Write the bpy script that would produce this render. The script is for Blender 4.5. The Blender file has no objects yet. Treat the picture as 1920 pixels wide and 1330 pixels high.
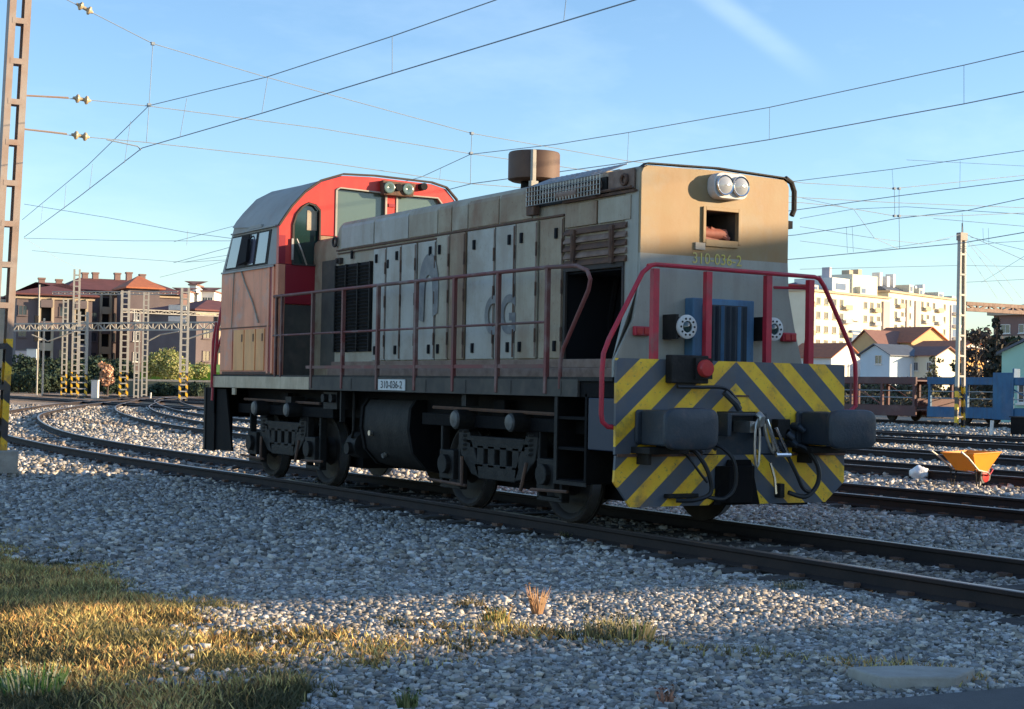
import bpy, math, random
import numpy as np
from mathutils import Vector, Matrix, noise

R = math.radians
random.seed(7)
rng = np.random.default_rng(7)
scene = bpy.context.scene
col = scene.collection

# ------------------------------------------------------------------ camera
cam_data = bpy.data.cameras.new('camera')
cam_data.sensor_width = 36.0
cam_data.lens = 2922 / 1920 * 36.0
cam_data.clip_start = 0.1
cam_data.clip_end = 3000.0
cam = bpy.data.objects.new('camera', cam_data)
col.objects.link(cam)
CAM = Vector((-9.702, -12.033, 1.385))
YAW, PITCH, ROLL = R(30.687), R(1.2113), R(1.0668)
cam.matrix_world = (Matrix.Translation(CAM) @ Matrix.Rotation(-YAW, 4, 'Z')
                    @ Matrix.Rotation(R(90) + PITCH, 4, 'X') @ Matrix.Rotation(ROLL, 4, 'Z'))
scene.camera = cam

# ------------------------------------------------------------------ light
SUN_AZ = R(122.0)          # from +Y towards +X
SUN_EL = R(10.0)
sun_dir = Vector((math.sin(SUN_AZ) * math.cos(SUN_EL), math.cos(SUN_AZ) * math.cos(SUN_EL), math.sin(SUN_EL)))
sd = bpy.data.lights.new('sun', 'SUN')
sd.energy = 4.8
sd.angle = R(0.6)
sd.color = (1.0, 0.77, 0.50)
sun = bpy.data.objects.new('sun', sd)
sun.rotation_euler = sun_dir.to_track_quat('Z', 'Y').to_euler()
sun.location = (30, -30, 40)
col.objects.link(sun)

world = bpy.data.worlds.new('World')
scene.world = world
world.use_nodes = True
wn, wl = world.node_tree.nodes, world.node_tree.links
wn.clear()
w_out = wn.new('ShaderNodeOutputWorld')
w_bg = wn.new('ShaderNodeBackground')
w_bg.inputs['Strength'].default_value = 0.15
w_sky = wn.new('ShaderNodeTexSky')
w_sky.sky_type = 'NISHITA'
w_sky.sun_disc = False
w_sky.sun_elevation = SUN_EL
w_sky.sun_rotation = SUN_AZ
w_sky.air_density = 1.0
w_sky.dust_density = 0.4
w_sky.ozone_density = 2.2
w_tc = wn.new('ShaderNodeTexCoord')
# thin cirrus veil and one old contrail
def contrail_mask(a, b, width):
    a, b = Vector(a).normalized(), Vector(b).normalized()
    n = a.cross(b).normalized()
    t = (b - a).normalized()
    def dot(vec):
        d = wn.new('ShaderNodeVectorMath'); d.operation = 'DOT_PRODUCT'
        wl.new(w_tc.outputs['Generated'], d.inputs[0]); d.inputs[1].default_value = vec
        return d.outputs['Value']
    ab = wn.new('ShaderNodeMath'); ab.operation = 'ABSOLUTE'; wl.new(dot(n), ab.inputs[0])
    m1 = wn.new('ShaderNodeMapRange'); m1.interpolation_type = 'SMOOTHERSTEP'
    m1.inputs[1].default_value = 0; m1.inputs[2].default_value = width; m1.inputs[3].default_value = 1; m1.inputs[4].default_value = 0
    wl.new(ab.outputs[0], m1.inputs[0])
    lo, hi = a.dot(t), b.dot(t)
    m2 = wn.new('ShaderNodeMapRange'); m2.interpolation_type = 'SMOOTHSTEP'
    m2.inputs[1].default_value = hi - 0.03; m2.inputs[2].default_value = hi + 0.03; m2.inputs[3].default_value = 1; m2.inputs[4].default_value = 0
    wl.new(dot(t), m2.inputs[0])
    m3 = wn.new('ShaderNodeMapRange'); m3.interpolation_type = 'SMOOTHSTEP'
    m3.inputs[1].default_value = lo - 0.06; m3.inputs[2].default_value = lo; m3.inputs[3].default_value = 0; m3.inputs[4].default_value = 1
    wl.new(dot(t), m3.inputs[0])
    p = wn.new('ShaderNodeMath'); p.operation = 'MULTIPLY'; wl.new(m1.outputs[0], p.inputs[0]); wl.new(m2.outputs[0], p.inputs[1])
    q = wn.new('ShaderNodeMath'); q.operation = 'MULTIPLY'; wl.new(p.outputs[0], q.inputs[0]); wl.new(m3.outputs[0], q.inputs[1])
    return q.outputs[0]
w_map = wn.new('ShaderNodeMapping'); w_map.inputs['Scale'].default_value = (2.0, 5.0, 9.0)
w_map.inputs['Rotation'].default_value = (0.2, 0.5, 0.3)
wl.new(w_tc.outputs['Generated'], w_map.inputs[0])
w_noise = wn.new('ShaderNodeTexNoise'); w_noise.inputs['Scale'].default_value = 1.6
w_noise.inputs['Detail'].default_value = 6; w_noise.inputs['Roughness'].default_value = 0.62
wl.new(w_map.outputs[0], w_noise.inputs['Vector'])
w_r = wn.new('ShaderNodeMapRange'); w_r.inputs[1].default_value = 0.48; w_r.inputs[2].default_value = 0.85
w_r.inputs[3].default_value = 0.0; w_r.inputs[4].default_value = 0.12
wl.new(w_noise.outputs['Fac'], w_r.inputs[0])
cmask = contrail_mask((0.6003, 0.7632, 0.2390), (0.6422, 0.7387, 0.2047), 0.012)
w_cm = wn.new('ShaderNodeMath'); w_cm.operation = 'MULTIPLY'; w_cn = wn.new('ShaderNodeMath'); w_cn.operation = 'MULTIPLY'; wl.new(cmask, w_cn.inputs[0]); wl.new(w_noise.outputs['Fac'], w_cn.inputs[1]); w_cm_gain = 2.0; wl.new(w_cn.outputs[0], w_cm.inputs[0]); w_cm.inputs[1].default_value = 0.24
w_add = wn.new('ShaderNodeMath'); w_add.operation = 'MAXIMUM'; wl.new(w_r.outputs[0], w_add.inputs[0]); wl.new(w_cm.outputs[0], w_add.inputs[1])
w_mix = wn.new('ShaderNodeMix'); w_mix.data_type = 'RGBA'
wl.new(w_add.outputs[0], w_mix.inputs[0])
w_tint = wn.new('ShaderNodeMix'); w_tint.data_type = 'RGBA'; w_tint.blend_type = 'MULTIPLY'; w_tint.inputs[0].default_value = 1.0
w_tint.inputs[7].default_value = (0.77, 0.85, 0.98, 1)
wl.new(w_sky.outputs[0], w_tint.inputs[6])
wl.new(w_tint.outputs[2], w_mix.inputs[6])
w_mix.inputs[7].default_value = (5.2, 5.8, 6.4, 1)
wl.new(w_mix.outputs[2], w_bg.inputs['Color'])
wl.new(w_bg.outputs[0], w_out.inputs[0])

vs = scene.view_settings
vs.view_transform = 'Standard'
vs.look = 'None'
vs.gamma = 1.0
vs.use_curve_mapping = False
vs.exposure = 1.16

# ------------------------------------------------------------------ materials
def mat(name, c, rough=0.7, metal=0.0, c2=None, scale=4.0, amt=0.5, streak=None, streak_amt=0.4, streak_scale=6.0,
        bump=0.0, bump_scale=30.0, detail=6.0, spec=0.4, spot=None, spot_amt=0.5, spot_scale=3.0):
    """Principled paint or stone: base colour c broken up by noise towards c2, vertical streaks, and blotches of wear."""
    m = bpy.data.materials.new(name); m.use_nodes = True
    n, l = m.node_tree.nodes, m.node_tree.links
    b = n['Principled BSDF']
    b.inputs['Roughness'].default_value = rough; b.inputs['Metallic'].default_value = metal
    b.inputs['Specular IOR Level'].default_value = spec
    tc = n.new('ShaderNodeTexCoord')
    if c2 is None: c2 = tuple(x * 0.65 for x in c)
    def noise_fac(scale_, vec_scale=None, lo=0.35, hi=0.65, det=detail, off=0.0):
        src = tc.outputs['Object']
        mp = n.new('ShaderNodeMapping'); mp.inputs['Scale'].default_value = vec_scale or (1, 1, 1)
        mp.inputs['Location'].default_value = (off, off * 1.7, off * 0.3)
        l.new(src, mp.inputs[0])
        t = n.new('ShaderNodeTexNoise'); t.inputs['Scale'].default_value = scale_; t.inputs['Detail'].default_value = det
        t.inputs['Roughness'].default_value = 0.6
        l.new(mp.outputs[0], t.inputs['Vector'])
        r = n.new('ShaderNodeMapRange'); r.inputs[1].default_value = lo; r.inputs[2].default_value = hi
        l.new(t.outputs['Fac'], r.inputs[0]); return r.outputs[0], t
    def blend(prev, colr, fac, k):
        mu = n.new('ShaderNodeMath'); mu.operation = 'MULTIPLY'; l.new(fac, mu.inputs[0]); mu.inputs[1].default_value = k
        mx = n.new('ShaderNodeMix'); mx.data_type = 'RGBA'
        l.new(mu.outputs[0], mx.inputs[0])
        if isinstance(prev, tuple): mx.inputs[6].default_value = (*prev, 1)
        else: l.new(prev, mx.inputs[6])
        mx.inputs[7].default_value = (*colr, 1)
        return mx.outputs[2]
    f1, _ = noise_fac(scale)
    out = blend(c, c2, f1, amt)
    if streak:
        f2, _ = noise_fac(streak_scale, (1, 1, 0.13), 0.47, 0.74, off=3.1)
        out = blend(out, streak, f2, streak_amt)
    if spot:
        f3, _ = noise_fac(spot_scale, None, 0.54, 0.66, off=7.7)
        out = blend(out, spot, f3, spot_amt)
    if streak:
        f4, _ = noise_fac(1.9, (1, 1, 0.55), 0.54, 0.66, off=11.3, det=10)
        out = blend(out, tuple(x * 1.1 for x in streak), f4, streak_amt * 0.55)
        f5, _ = noise_fac(38, (1, 1, 0.6), 0.60, 0.70, off=5.9)
        out = blend(out, tuple(x * 0.8 for x in streak), f5, streak_amt * 0.7)
    l.new(out, b.inputs['Base Color'])
    if bump:
        _, t = noise_fac(bump_scale)
        bp = n.new('ShaderNodeBump'); bp.inputs['Strength'].default_value = bump; bp.inputs['Distance'].default_value = 0.02
        l.new(t.outputs['Fac'], bp.inputs['Height']); l.new(bp.outputs[0], b.inputs['Normal'])
    return m

M = {}
M['cream'] = mat('aged_cream_paint', (0.46, 0.40, 0.30), 0.6, c2=(0.34, 0.27, 0.18), scale=1.6, amt=0.7, streak=(0.20, 0.11, 0.06), streak_amt=0.6, streak_scale=3.4, spot=(0.28, 0.17, 0.10), spot_amt=0.45, spot_scale=1.3, bump=0.08)
M['cream_white'] = mat('pale_door_paint', (0.47, 0.44, 0.38), 0.55, c2=(0.34, 0.305, 0.25), scale=2.2, amt=0.6, streak=(0.25, 0.17, 0.11), streak_amt=0.55, streak_scale=3.0, spot=(0.30, 0.24, 0.18), spot_amt=0.5, spot_scale=1.7, bump=0.08)
M['cream_rust'] = mat('rust_washed_paint', (0.42, 0.33, 0.22), 0.65, c2=(0.28, 0.18, 0.105), scale=2.0, amt=0.8, streak=(0.20, 0.09, 0.045), streak_amt=0.8, streak_scale=3, spot=(0.26, 0.13, 0.07), spot_amt=0.5, spot_scale=2.5, bump=0.12)
M['front'] = mat('sunlit_yellow_beige_front', (0.325, 0.22, 0.10), 0.6, c2=(0.32, 0.165, 0.06), scale=1.5, amt=0.75, streak=(0.36, 0.27, 0.16), streak_amt=0.4, streak_scale=4, spot=(0.30, 0.26, 0.19), spot_amt=0.5, spot_scale=1.6, bump=0.05)
M['front_grey'] = mat('shaded_front_and_grey_trim', (0.40, 0.375, 0.31), 0.6, c2=(0.31, 0.295, 0.25), scale=1.5, amt=0.6, streak=(0.22, 0.17, 0.12), streak_amt=0.45, streak_scale=5, bump=0.05)
M['seam'] = mat('dark_seam', (0.05, 0.04, 0.035), 0.8, c2=(0.09, 0.06, 0.04))
M['rust'] = mat('rusty_steel', (0.17, 0.085, 0.05), 0.8, c2=(0.08, 0.05, 0.04), scale=9, amt=0.8, bump=0.3)
M['rust_light'] = mat('pale_rusty_metal', (0.30, 0.20, 0.15), 0.75, c2=(0.16, 0.09, 0.06), scale=7, amt=0.8, bump=0.2)
M['rail_red'] = mat('worn_dark_red_handrail', (0.55, 0.028, 0.05), 0.45, c2=(0.32, 0.025, 0.04), scale=5, amt=0.7, spot=(0.20, 0.12, 0.10), spot_amt=0.5, spot_scale=4)
M['rail_side'] = mat('weathered_red_brown_rail', (0.20, 0.045, 0.04), 0.6, c2=(0.13, 0.08, 0.06), scale=1.1, amt=0.9, spot=(0.28, 0.21, 0.18), spot_amt=0.6, spot_scale=2)
M['bright_red'] = mat('bright_cab_red', (0.66, 0.045, 0.03), 0.4, c2=(0.50, 0.03, 0.03), scale=2, amt=0.6, streak=(0.45, 0.10, 0.07), streak_amt=0.3)
M['dark_red'] = mat('shaded_and_dark_cab_red', (0.33, 0.012, 0.025), 0.45, c2=(0.24, 0.012, 0.02), scale=2, amt=0.6)  # darker copy of the cab red, with the hood's shade in its colour
M['salmon'] = mat('faded_salmon_cab_side', (0.95, 0.37, 0.20), 0.6, c2=(0.80, 0.27, 0.14), scale=1.3, amt=0.8, streak=(0.36, 0.15, 0.10), streak_amt=0.55, streak_scale=5, spot=(0.58, 0.42, 0.34), spot_amt=0.55, spot_scale=2)
M['salmon_door'] = mat('pale_orange_locker_door', (0.98, 0.46, 0.17), 0.6, c2=(0.9, 0.38, 0.13), scale=2, amt=0.7, streak=(0.35, 0.16, 0.10), streak_amt=0.4, streak_scale=6)
M['roof_grey'] = mat('cab_roof_grey', (0.42, 0.41, 0.37), 0.7, c2=(0.33, 0.31, 0.28), scale=1.2, amt=0.8, streak=(0.25, 0.20, 0.16), streak_amt=0.4, streak_scale=3)
M['sill'] = mat('pale_beige_sill', (0.66, 0.52, 0.35), 0.7, c2=(0.48, 0.35, 0.22), scale=3, amt=0.7, streak=(0.2, 0.12, 0.07), streak_amt=0.4)
M['sill_dark'] = mat('grimy_olive_sill', (0.10, 0.085, 0.065), 0.8, c2=(0.055, 0.045, 0.04), scale=3, amt=0.8, spot=(0.16, 0.12, 0.09), spot_amt=0.4)
M['black'] = mat('oily_black_underframe', (0.006, 0.0055, 0.006), 0.8, spec=0.15, c2=(0.011, 0.009, 0.008), scale=5, amt=0.8, bump=0.25)
M['black2'] = mat('greasy_dark_steel', (0.028, 0.024, 0.021), 0.65, spec=0.25, c2=(0.009, 0.008, 0.007), scale=6, amt=0.8, bump=0.3)
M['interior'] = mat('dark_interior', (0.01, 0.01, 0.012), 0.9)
M['wheel'] = mat('worn_wheel_steel', (0.035, 0.027, 0.022), 0.6, metal=0.1, spec=0.2, c2=(0.012, 0.010, 0.009), scale=6, amt=0.7)
M['tread'] = mat('polished_tread', (0.55, 0.53, 0.50), 0.3, metal=0.9, c2=(0.4, 0.36, 0.33))
M['buffer'] = mat('blue_black_buffer', (0.030, 0.040, 0.052), 0.5, c2=(0.05, 0.055, 0.06), scale=5, amt=0.8, spot=(0.11, 0.08, 0.07), spot_amt=0.4, spot_scale=6, bump=0.2)
M['steel'] = mat('bright_worn_steel', (0.62, 0.58, 0.52), 0.35, metal=0.85, c2=(0.35, 0.28, 0.22), scale=12)
M['chrome'] = mat('headlight_chrome', (0.80, 0.78, 0.74), 0.18, metal=1.0, c2=(0.7, 0.68, 0.64))
M['blue'] = mat('faded_blue_radiator', (0.07, 0.17, 0.30), 0.5, c2=(0.09, 0.20, 0.30), scale=3, amt=0.8, streak=(0.05, 0.07, 0.10), streak_amt=0.6)
M['blue_slat'] = mat('dark_blue_slat', (0.02, 0.028, 0.04), 0.5, c2=(0.04, 0.05, 0.06))
M['lens_red'] = mat('red_lamp_lens', (0.55, 0.05, 0.045), 0.25, c2=(0.40, 0.03, 0.03))
M['rubber'] = mat('black_rubber', (0.018, 0.018, 0.02), 0.5)
M['white'] = mat('worn_white', (0.68, 0.66, 0.62), 0.6, c2=(0.5, 0.47, 0.42), scale=6)
M['number_yellow'] = mat('faded_yellow_number', (0.66, 0.52, 0.10), 0.6, c2=(0.55, 0.46, 0.2), scale=9, amt=0.8)
M['ghost'] = mat('ghost_grey_lettering', (0.15, 0.145, 0.145), 0.7, c2=(0.30, 0.28, 0.25), scale=5, amt=0.9)
M['ink'] = mat('black_ink', (0.03, 0.03, 0.03), 0.6)
M['concrete'] = mat('aged_concrete', (0.40, 0.37, 0.32), 0.9, c2=(0.26, 0.23, 0.19), scale=5, amt=0.8, bump=0.3)
M['sleeper'] = mat('old_sleeper', (0.07, 0.06, 0.052), 0.9, c2=(0.04, 0.032, 0.028), scale=6, amt=0.8, bump=0.4)
M['rail'] = mat('rusty_rail_side', (0.018, 0.013, 0.012), 0.85, c2=(0.035, 0.022, 0.018), scale=3, amt=0.8, bump=0.2)
M['rail_top'] = mat('rail_head_running_surface', (0.30, 0.25, 0.22), 0.35, metal=0.7, c2=(0.16, 0.10, 0.08), scale=3)
M['mast_rust'] = mat('galvanised_mast_with_rust', (0.34, 0.29, 0.25), 0.6, c2=(0.28, 0.19, 0.14), scale=2.5, amt=0.8, streak=(0.30, 0.15, 0.09), streak_amt=0.5)
M['mast_pale'] = mat('pale_galvanised_mast', (0.46, 0.43, 0.37), 0.6, c2=(0.34, 0.31, 0.26), scale=2, amt=0.6)
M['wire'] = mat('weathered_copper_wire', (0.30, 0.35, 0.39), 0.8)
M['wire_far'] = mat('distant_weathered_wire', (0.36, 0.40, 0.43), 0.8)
M['insulator'] = mat('cream_glazed_insulator', (0.45, 0.36, 0.22), 0.3, c2=(0.30, 0.22, 0.13))

def glass(name, c, rough=0.08, spec=0.6):
    m = bpy.data.materials.new(name); m.use_nodes = True
    b = m.node_tree.nodes['Principled BSDF']
    b.inputs['Base Color'].default_value = (*c, 1); b.inputs['Roughness'].default_value = rough
    b.inputs['Specular IOR Level'].default_value = spec
    b.inputs['Coat Weight'].default_value = 0.5
    return m
M['glass_cab'] = glass('cab_glass_grey_green', (0.10, 0.15, 0.13), 0.18)
M['glass_dark'] = glass('cab_door_glass', (0.012, 0.035, 0.030), 0.06)
M['glass_side'] = glass('cab_side_glass', (0.17, 0.16, 0.20), 0.12)
M['glass_house'] = glass('house_window_glass', (0.035, 0.045, 0.06), 0.1)
M['lens'] = glass('headlight_glass', (0.35, 0.36, 0.36), 0.05, 0.9)

def stripes(name, kind):
    """Yellow and dark warning stripes painted flat on a plate; the pattern follows the object's own coordinates."""
    m = bpy.data.materials.new(name); m.use_nodes = True
    n, l = m.node_tree.nodes, m.node_tree.links
    b = n['Principled BSDF']; b.inputs['Roughness'].default_value = 0.5
    tc = n.new('ShaderNodeTexCoord'); sp = n.new('ShaderNodeSeparateXYZ'); l.new(tc.outputs['Object'], sp.inputs[0])
    def math_(op, a, bb):
        q = n.new('ShaderNodeMath'); q.operation = op
        for i, s in enumerate((a, bb)):
            if s is None: continue
            if isinstance(s, (int, float)): q.inputs[i].default_value = s
            else: l.new(s, q.inputs[i])
        return q.outputs[0]
    if kind == 'chevron':
        ax = math_('ABSOLUTE', sp.outputs[0], None)
        v_ = math_('MULTIPLY_ADD', ax, 0.87); v_.node.inputs[2].default_value = -1.27; 
        v_ = math_('ADD', v_, sp.outputs[2])
        per, duty = 0.405, 0.485
    else:
        v_ = math_('MULTIPLY_ADD', sp.outputs[0], 0.9); l.new(sp.outputs[2], v_.node.inputs[2])
        per, duty = 0.62, 0.5
    fr = math_('FRACT', math_('ADD', math_('DIVIDE', v_, per), 20.0), None)
    ss = n.new('ShaderNodeMapRange'); ss.inputs[1].default_value = duty - 0.01; ss.inputs[2].default_value = duty + 0.01
    ss.inputs[3].default_value = 1; ss.inputs[4].default_value = 0; l.new(fr, ss.inputs[0])
    e2 = n.new('ShaderNodeMapRange'); e2.inputs[1].default_value = 0.0; e2.inputs[2].default_value = 0.02; l.new(fr, e2.inputs[0])
    f = math_('MULTIPLY', ss.outputs[0], e2.outputs[0])
    no = n.new('ShaderNodeTexNoise'); no.inputs['Scale'].default_value = 5; no.inputs['Detail'].default_value = 8
    l.new(tc.outputs['Object'], no.inputs['Vector'])
    def two(c1, c2):
        mx = n.new('ShaderNodeMix'); mx.data_type = 'RGBA'
        r = n.new('ShaderNodeMapRange'); r.inputs[1].default_value = 0.38; r.inputs[2].default_value = 0.66
        l.new(no.outputs['Fac'], r.inputs[0]); l.new(r.outputs[0], mx.inputs[0])
        mx.inputs[6].default_value = (*c1, 1); mx.inputs[7].default_value = (*c2, 1); return mx.outputs[2]
    y = two((0.96, 0.58, 0.025), (0.86, 0.44, 0.025))
    k = two((0.075, 0.09, 0.115), (0.11, 0.11, 0.115)) if kind == 'chevron' else two((0.04, 0.035, 0.04), (0.09, 0.07, 0.05))
    mx = n.new('ShaderNodeMix'); mx.data_type = 'RGBA'; l.new(f, mx.inputs[0]); l.new(k, mx.inputs[6]); l.new(y, mx.inputs[7])
    # rubbed patches and grime that belong to the plate
    n2 = n.new('ShaderNodeTexNoise'); n2.inputs['Scale'].default_value = 2.4; n2.inputs['Detail'].default_value = 9; n2.inputs['Roughness'].default_value = 0.7
    l.new(tc.outputs['Object'], n2.inputs['Vector'])
    r2 = n.new('ShaderNodeMapRange'); r2.inputs[1].default_value = 0.52; r2.inputs[2].default_value = 0.66; r2.inputs[4].default_value = 0.6
    l.new(n2.outputs['Fac'], r2.inputs[0])
    m2 = n.new('ShaderNodeMix'); m2.data_type = 'RGBA'; l.new(r2.outputs[0], m2.inputs[0]); l.new(mx.outputs[2], m2.inputs[6])
    m2.inputs[7].default_value = (0.10, 0.08, 0.065, 1)
    n4 = n.new('ShaderNodeTexNoise'); n4.inputs['Scale'].default_value = 26; n4.inputs['Detail'].default_value = 6; n4.inputs['Roughness'].default_value = 0.75
    l.new(tc.outputs['Object'], n4.inputs['Vector'])
    r4 = n.new('ShaderNodeMapRange'); r4.inputs[1].default_value = 0.58; r4.inputs[2].default_value = 0.64; r4.inputs[4].default_value = 0.75
    l.new(n4.outputs['Fac'], r4.inputs[0])
    m4 = n.new('ShaderNodeMix'); m4.data_type = 'RGBA'; l.new(r4.outputs[0], m4.inputs[0]); l.new(m2.outputs[2], m4.inputs[6]); m4.inputs[7].default_value = (0.13, 0.10, 0.08, 1)
    l.new(m4.outputs[2], b.inputs['Base Color'])
    return m
M['chevron'] = stripes('yellow_black_chevrons', 'chevron')
M['hazard'] = stripes('yellow_black_post_bands', 'post')

# ------------------------------------------------------------------ mesh helpers
# parts whose pieces are separate bits of hardware: each piece becomes an object of its own
SPLIT = {'tank_rim', 'valve_box', 'pipe_bracket', 'guard_bracket', 'hose_valve', 'hinge', 'cooling_pipe', 'plate_seam', 'drip_strip', 'roof_hatch', 'brake_rigging',
         'air_pipe', 'grille_frame', 'rim_hole', 'filler_cap', 'step_edge', 'cable', 'seam_strip', 'door_jamb', 'gutter', 'horn', 'clamp', 'arm', 'bracket', 'rear_beam',
         'centre_sill', 'headstock', 'post', 'pilaster', 'coupling_screw', 'step_plate', 'underframe_box', 'door_frame', 'door_catch', 'window_frame', 'lens', 'handrail', 'leg', 'batten', 'side_pane'}
class MB:
    def __init__(s): s.v = []; s.f = []; s.m = []
    def add(s, vs, fs, mi=0):
        o = len(s.v); s.v += [tuple(p) for p in vs]; s.f += [tuple(i + o for i in f) for f in fs]; s.m += [mi] * len(fs); return s
    def box(s, x0, x1, y0, y1, z0, z1, mi=0):
        v = [(x0, y0, z0), (x1, y0, z0), (x1, y1, z0), (x0, y1, z0), (x0, y0, z1), (x1, y0, z1), (x1, y1, z1), (x0, y1, z1)]
        return s.add(v, [(0, 3, 2, 1), (4, 5, 6, 7), (0, 1, 5, 4), (1, 2, 6, 5), (2, 3, 7, 6), (3, 0, 4, 7)], mi)
    def prism(s, poly, axis, a, b, mi=0):
        """poly: 2D outline in the other two axes (order kept), extruded along axis from a to b"""
        def put(p, t):
            return {'x': (t, p[0], p[1]), 'y': (p[0], t, p[1]), 'z': (p[0], p[1], t)}[axis]
        n = len(poly)
        v = [put(p, a) for p in poly] + [put(p, b) for p in poly]
        f = [tuple(range(n)), tuple(range(2 * n - 1, n - 1, -1))] + [(i, i + n, (i + 1) % n + n, (i + 1) % n) for i in range(n)]
        return s.add(v, f, mi)
    def loft(s, loops, mi=0, cap=True):
        n = len(loops[0]); v = [p for lp in loops for p in lp]; f = []
        for k in range(len(loops) - 1):
            for i in range(n):
                j = (i + 1) % n; f.append((k * n + i, k * n + j, (k + 1) * n + j, (k + 1) * n + i))
        if cap: f += [tuple(range(n - 1, -1, -1)), tuple((len(loops) - 1) * n + i for i in range(n))]
        return s.add(v, f, mi)
    def tube(s, pts, r, n=6, mi=0, r2=None):
        pts = [Vector(p) for p in pts]; loops = []
        up = None
        for i, p in enumerate(pts):
            d = (pts[min(i + 1, len(pts) - 1)] - pts[max(i - 1, 0)])
            if d.length < 1e-9: d = Vector((0, 0, 1))
            d.normalize()
            if up is None or abs(up.dot(d)) > 0.98: up = Vector((0, 0, 1)) if abs(d.z) < 0.9 else Vector((1, 0, 0))
            a = d.cross(up).normalized(); b_ = a.cross(d).normalized(); up = b_
            rr = r if r2 is None else r + (r2 - r) * i / (len(pts) - 1)
            loops.append([tuple(p + (a * math.cos(2 * math.pi * k / n) + b_ * math.sin(2 * math.pi * k / n)) * rr) for k in range(n)])
        return s.loft(loops, mi)
    def cyl(s, p0, p1, r, n=16, mi=0, r2=None): return s.tube([p0, p1], r, n, mi, r2)
    def disc_stack(s, c, axis, prof, n=20, mi=0):
        """lathe: prof = [(offset along axis, radius)]"""
        c = Vector(c); d = Vector(axis).normalized()
        a = d.cross(Vector((0, 0, 1)) if abs(d.z) < 0.9 else Vector((1, 0, 0))).normalized(); b_ = d.cross(a)
        return s.loft([[tuple(c + d * t + (a * math.cos(2 * math.pi * k / n) + b_ * math.sin(2 * math.pi * k / n)) * rr) for k in range(n)] for t, rr in prof], mi)
    def bar(s, p0, p1, w, h, mi=0):
        """rectangular bar between two points, w sideways, h upwards"""
        p0, p1 = Vector(p0), Vector(p1); d = (p1 - p0).normalized()
        a = d.cross(Vector((0, 0, 1)))
        a = Vector((1, 0, 0)) if a.length < 1e-3 else a.normalized()
        b_ = a.cross(d).normalized()
        lp = lambda p: [tuple(p + a * (w / 2 * i) + b_ * (h / 2 * j)) for i, j in ((-1, -1), (1, -1), (1, 1), (-1, 1))]
        return s.loft([lp(p0), lp(p1)], mi)
    def mesh(s, name, mats, smooth=False):
        me = bpy.data.meshes.new(name); me.from_pydata(s.v, [], s.f)
        for m_ in (mats if isinstance(mats, (list, tuple)) else [mats]): me.materials.append(m_)
        me.polygons.foreach_set('material_index', s.m)
        if smooth: me.polygons.foreach_set('use_smooth', [True] * len(s.f))
        me.update()
        import bmesh
        bm = bmesh.new(); bm.from_mesh(me); bmesh.ops.recalc_face_normals(bm, faces=bm.faces); bm.to_mesh(me); bm.free()
        return me
    def islands(s):
        par = list(range(len(s.v)))
        def find(a):
            while par[a] != a: par[a] = par[par[a]]; a = par[a]
            return a
        for f in s.f:
            r0 = find(f[0])
            for q in f[1:]: par[find(q)] = r0
        groups = {}
        for f, mi in zip(s.f, s.m): groups.setdefault(find(f[0]), []).append((f, mi))
        out = []
        for fl in groups.values():
            b = MB(); ids = sorted({i for f, _ in fl for i in f}); mp = {i: k for k, i in enumerate(ids)}
            b.v = [s.v[i] for i in ids]; b.f = [tuple(mp[i] for i in f) for f, _ in fl]; b.m = [mi for _, mi in fl]; out.append(b)
        return out
    def build(s, name, mats, parent=None, smooth=False, bevel=0.0, angle=None, **kw):
        if name in SPLIT:
            parts_ = s.islands()
            if 1 < len(parts_) <= 12:
                for q in parts_[1:]: q.build1(name, mats, parent, smooth, bevel, angle, **kw)
                return parts_[0].build1(name, mats, parent, smooth, bevel, angle, **kw)
        return s.build1(name, mats, parent, smooth, bevel, angle, **kw)
    def build1(s, name, mats, parent=None, smooth=False, bevel=0.0, angle=None, **kw):
        me = s.mesh(name, mats, smooth)
        o = bpy.data.objects.new(name, me); col.objects.link(o)
        if parent is not None: o.parent = parent
        if smooth:
            try: me.set_sharp_from_angle(angle=R(angle or 40))
            except Exception: pass
        if bevel:
            bv = o.modifiers.new('edge_wear', 'BEVEL'); bv.width = bevel; bv.segments = 2; bv.limit_method = 'ANGLE'; bv.angle_limit = R(35)
        for k, val in kw.items(): o[k] = val
        return o

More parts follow.
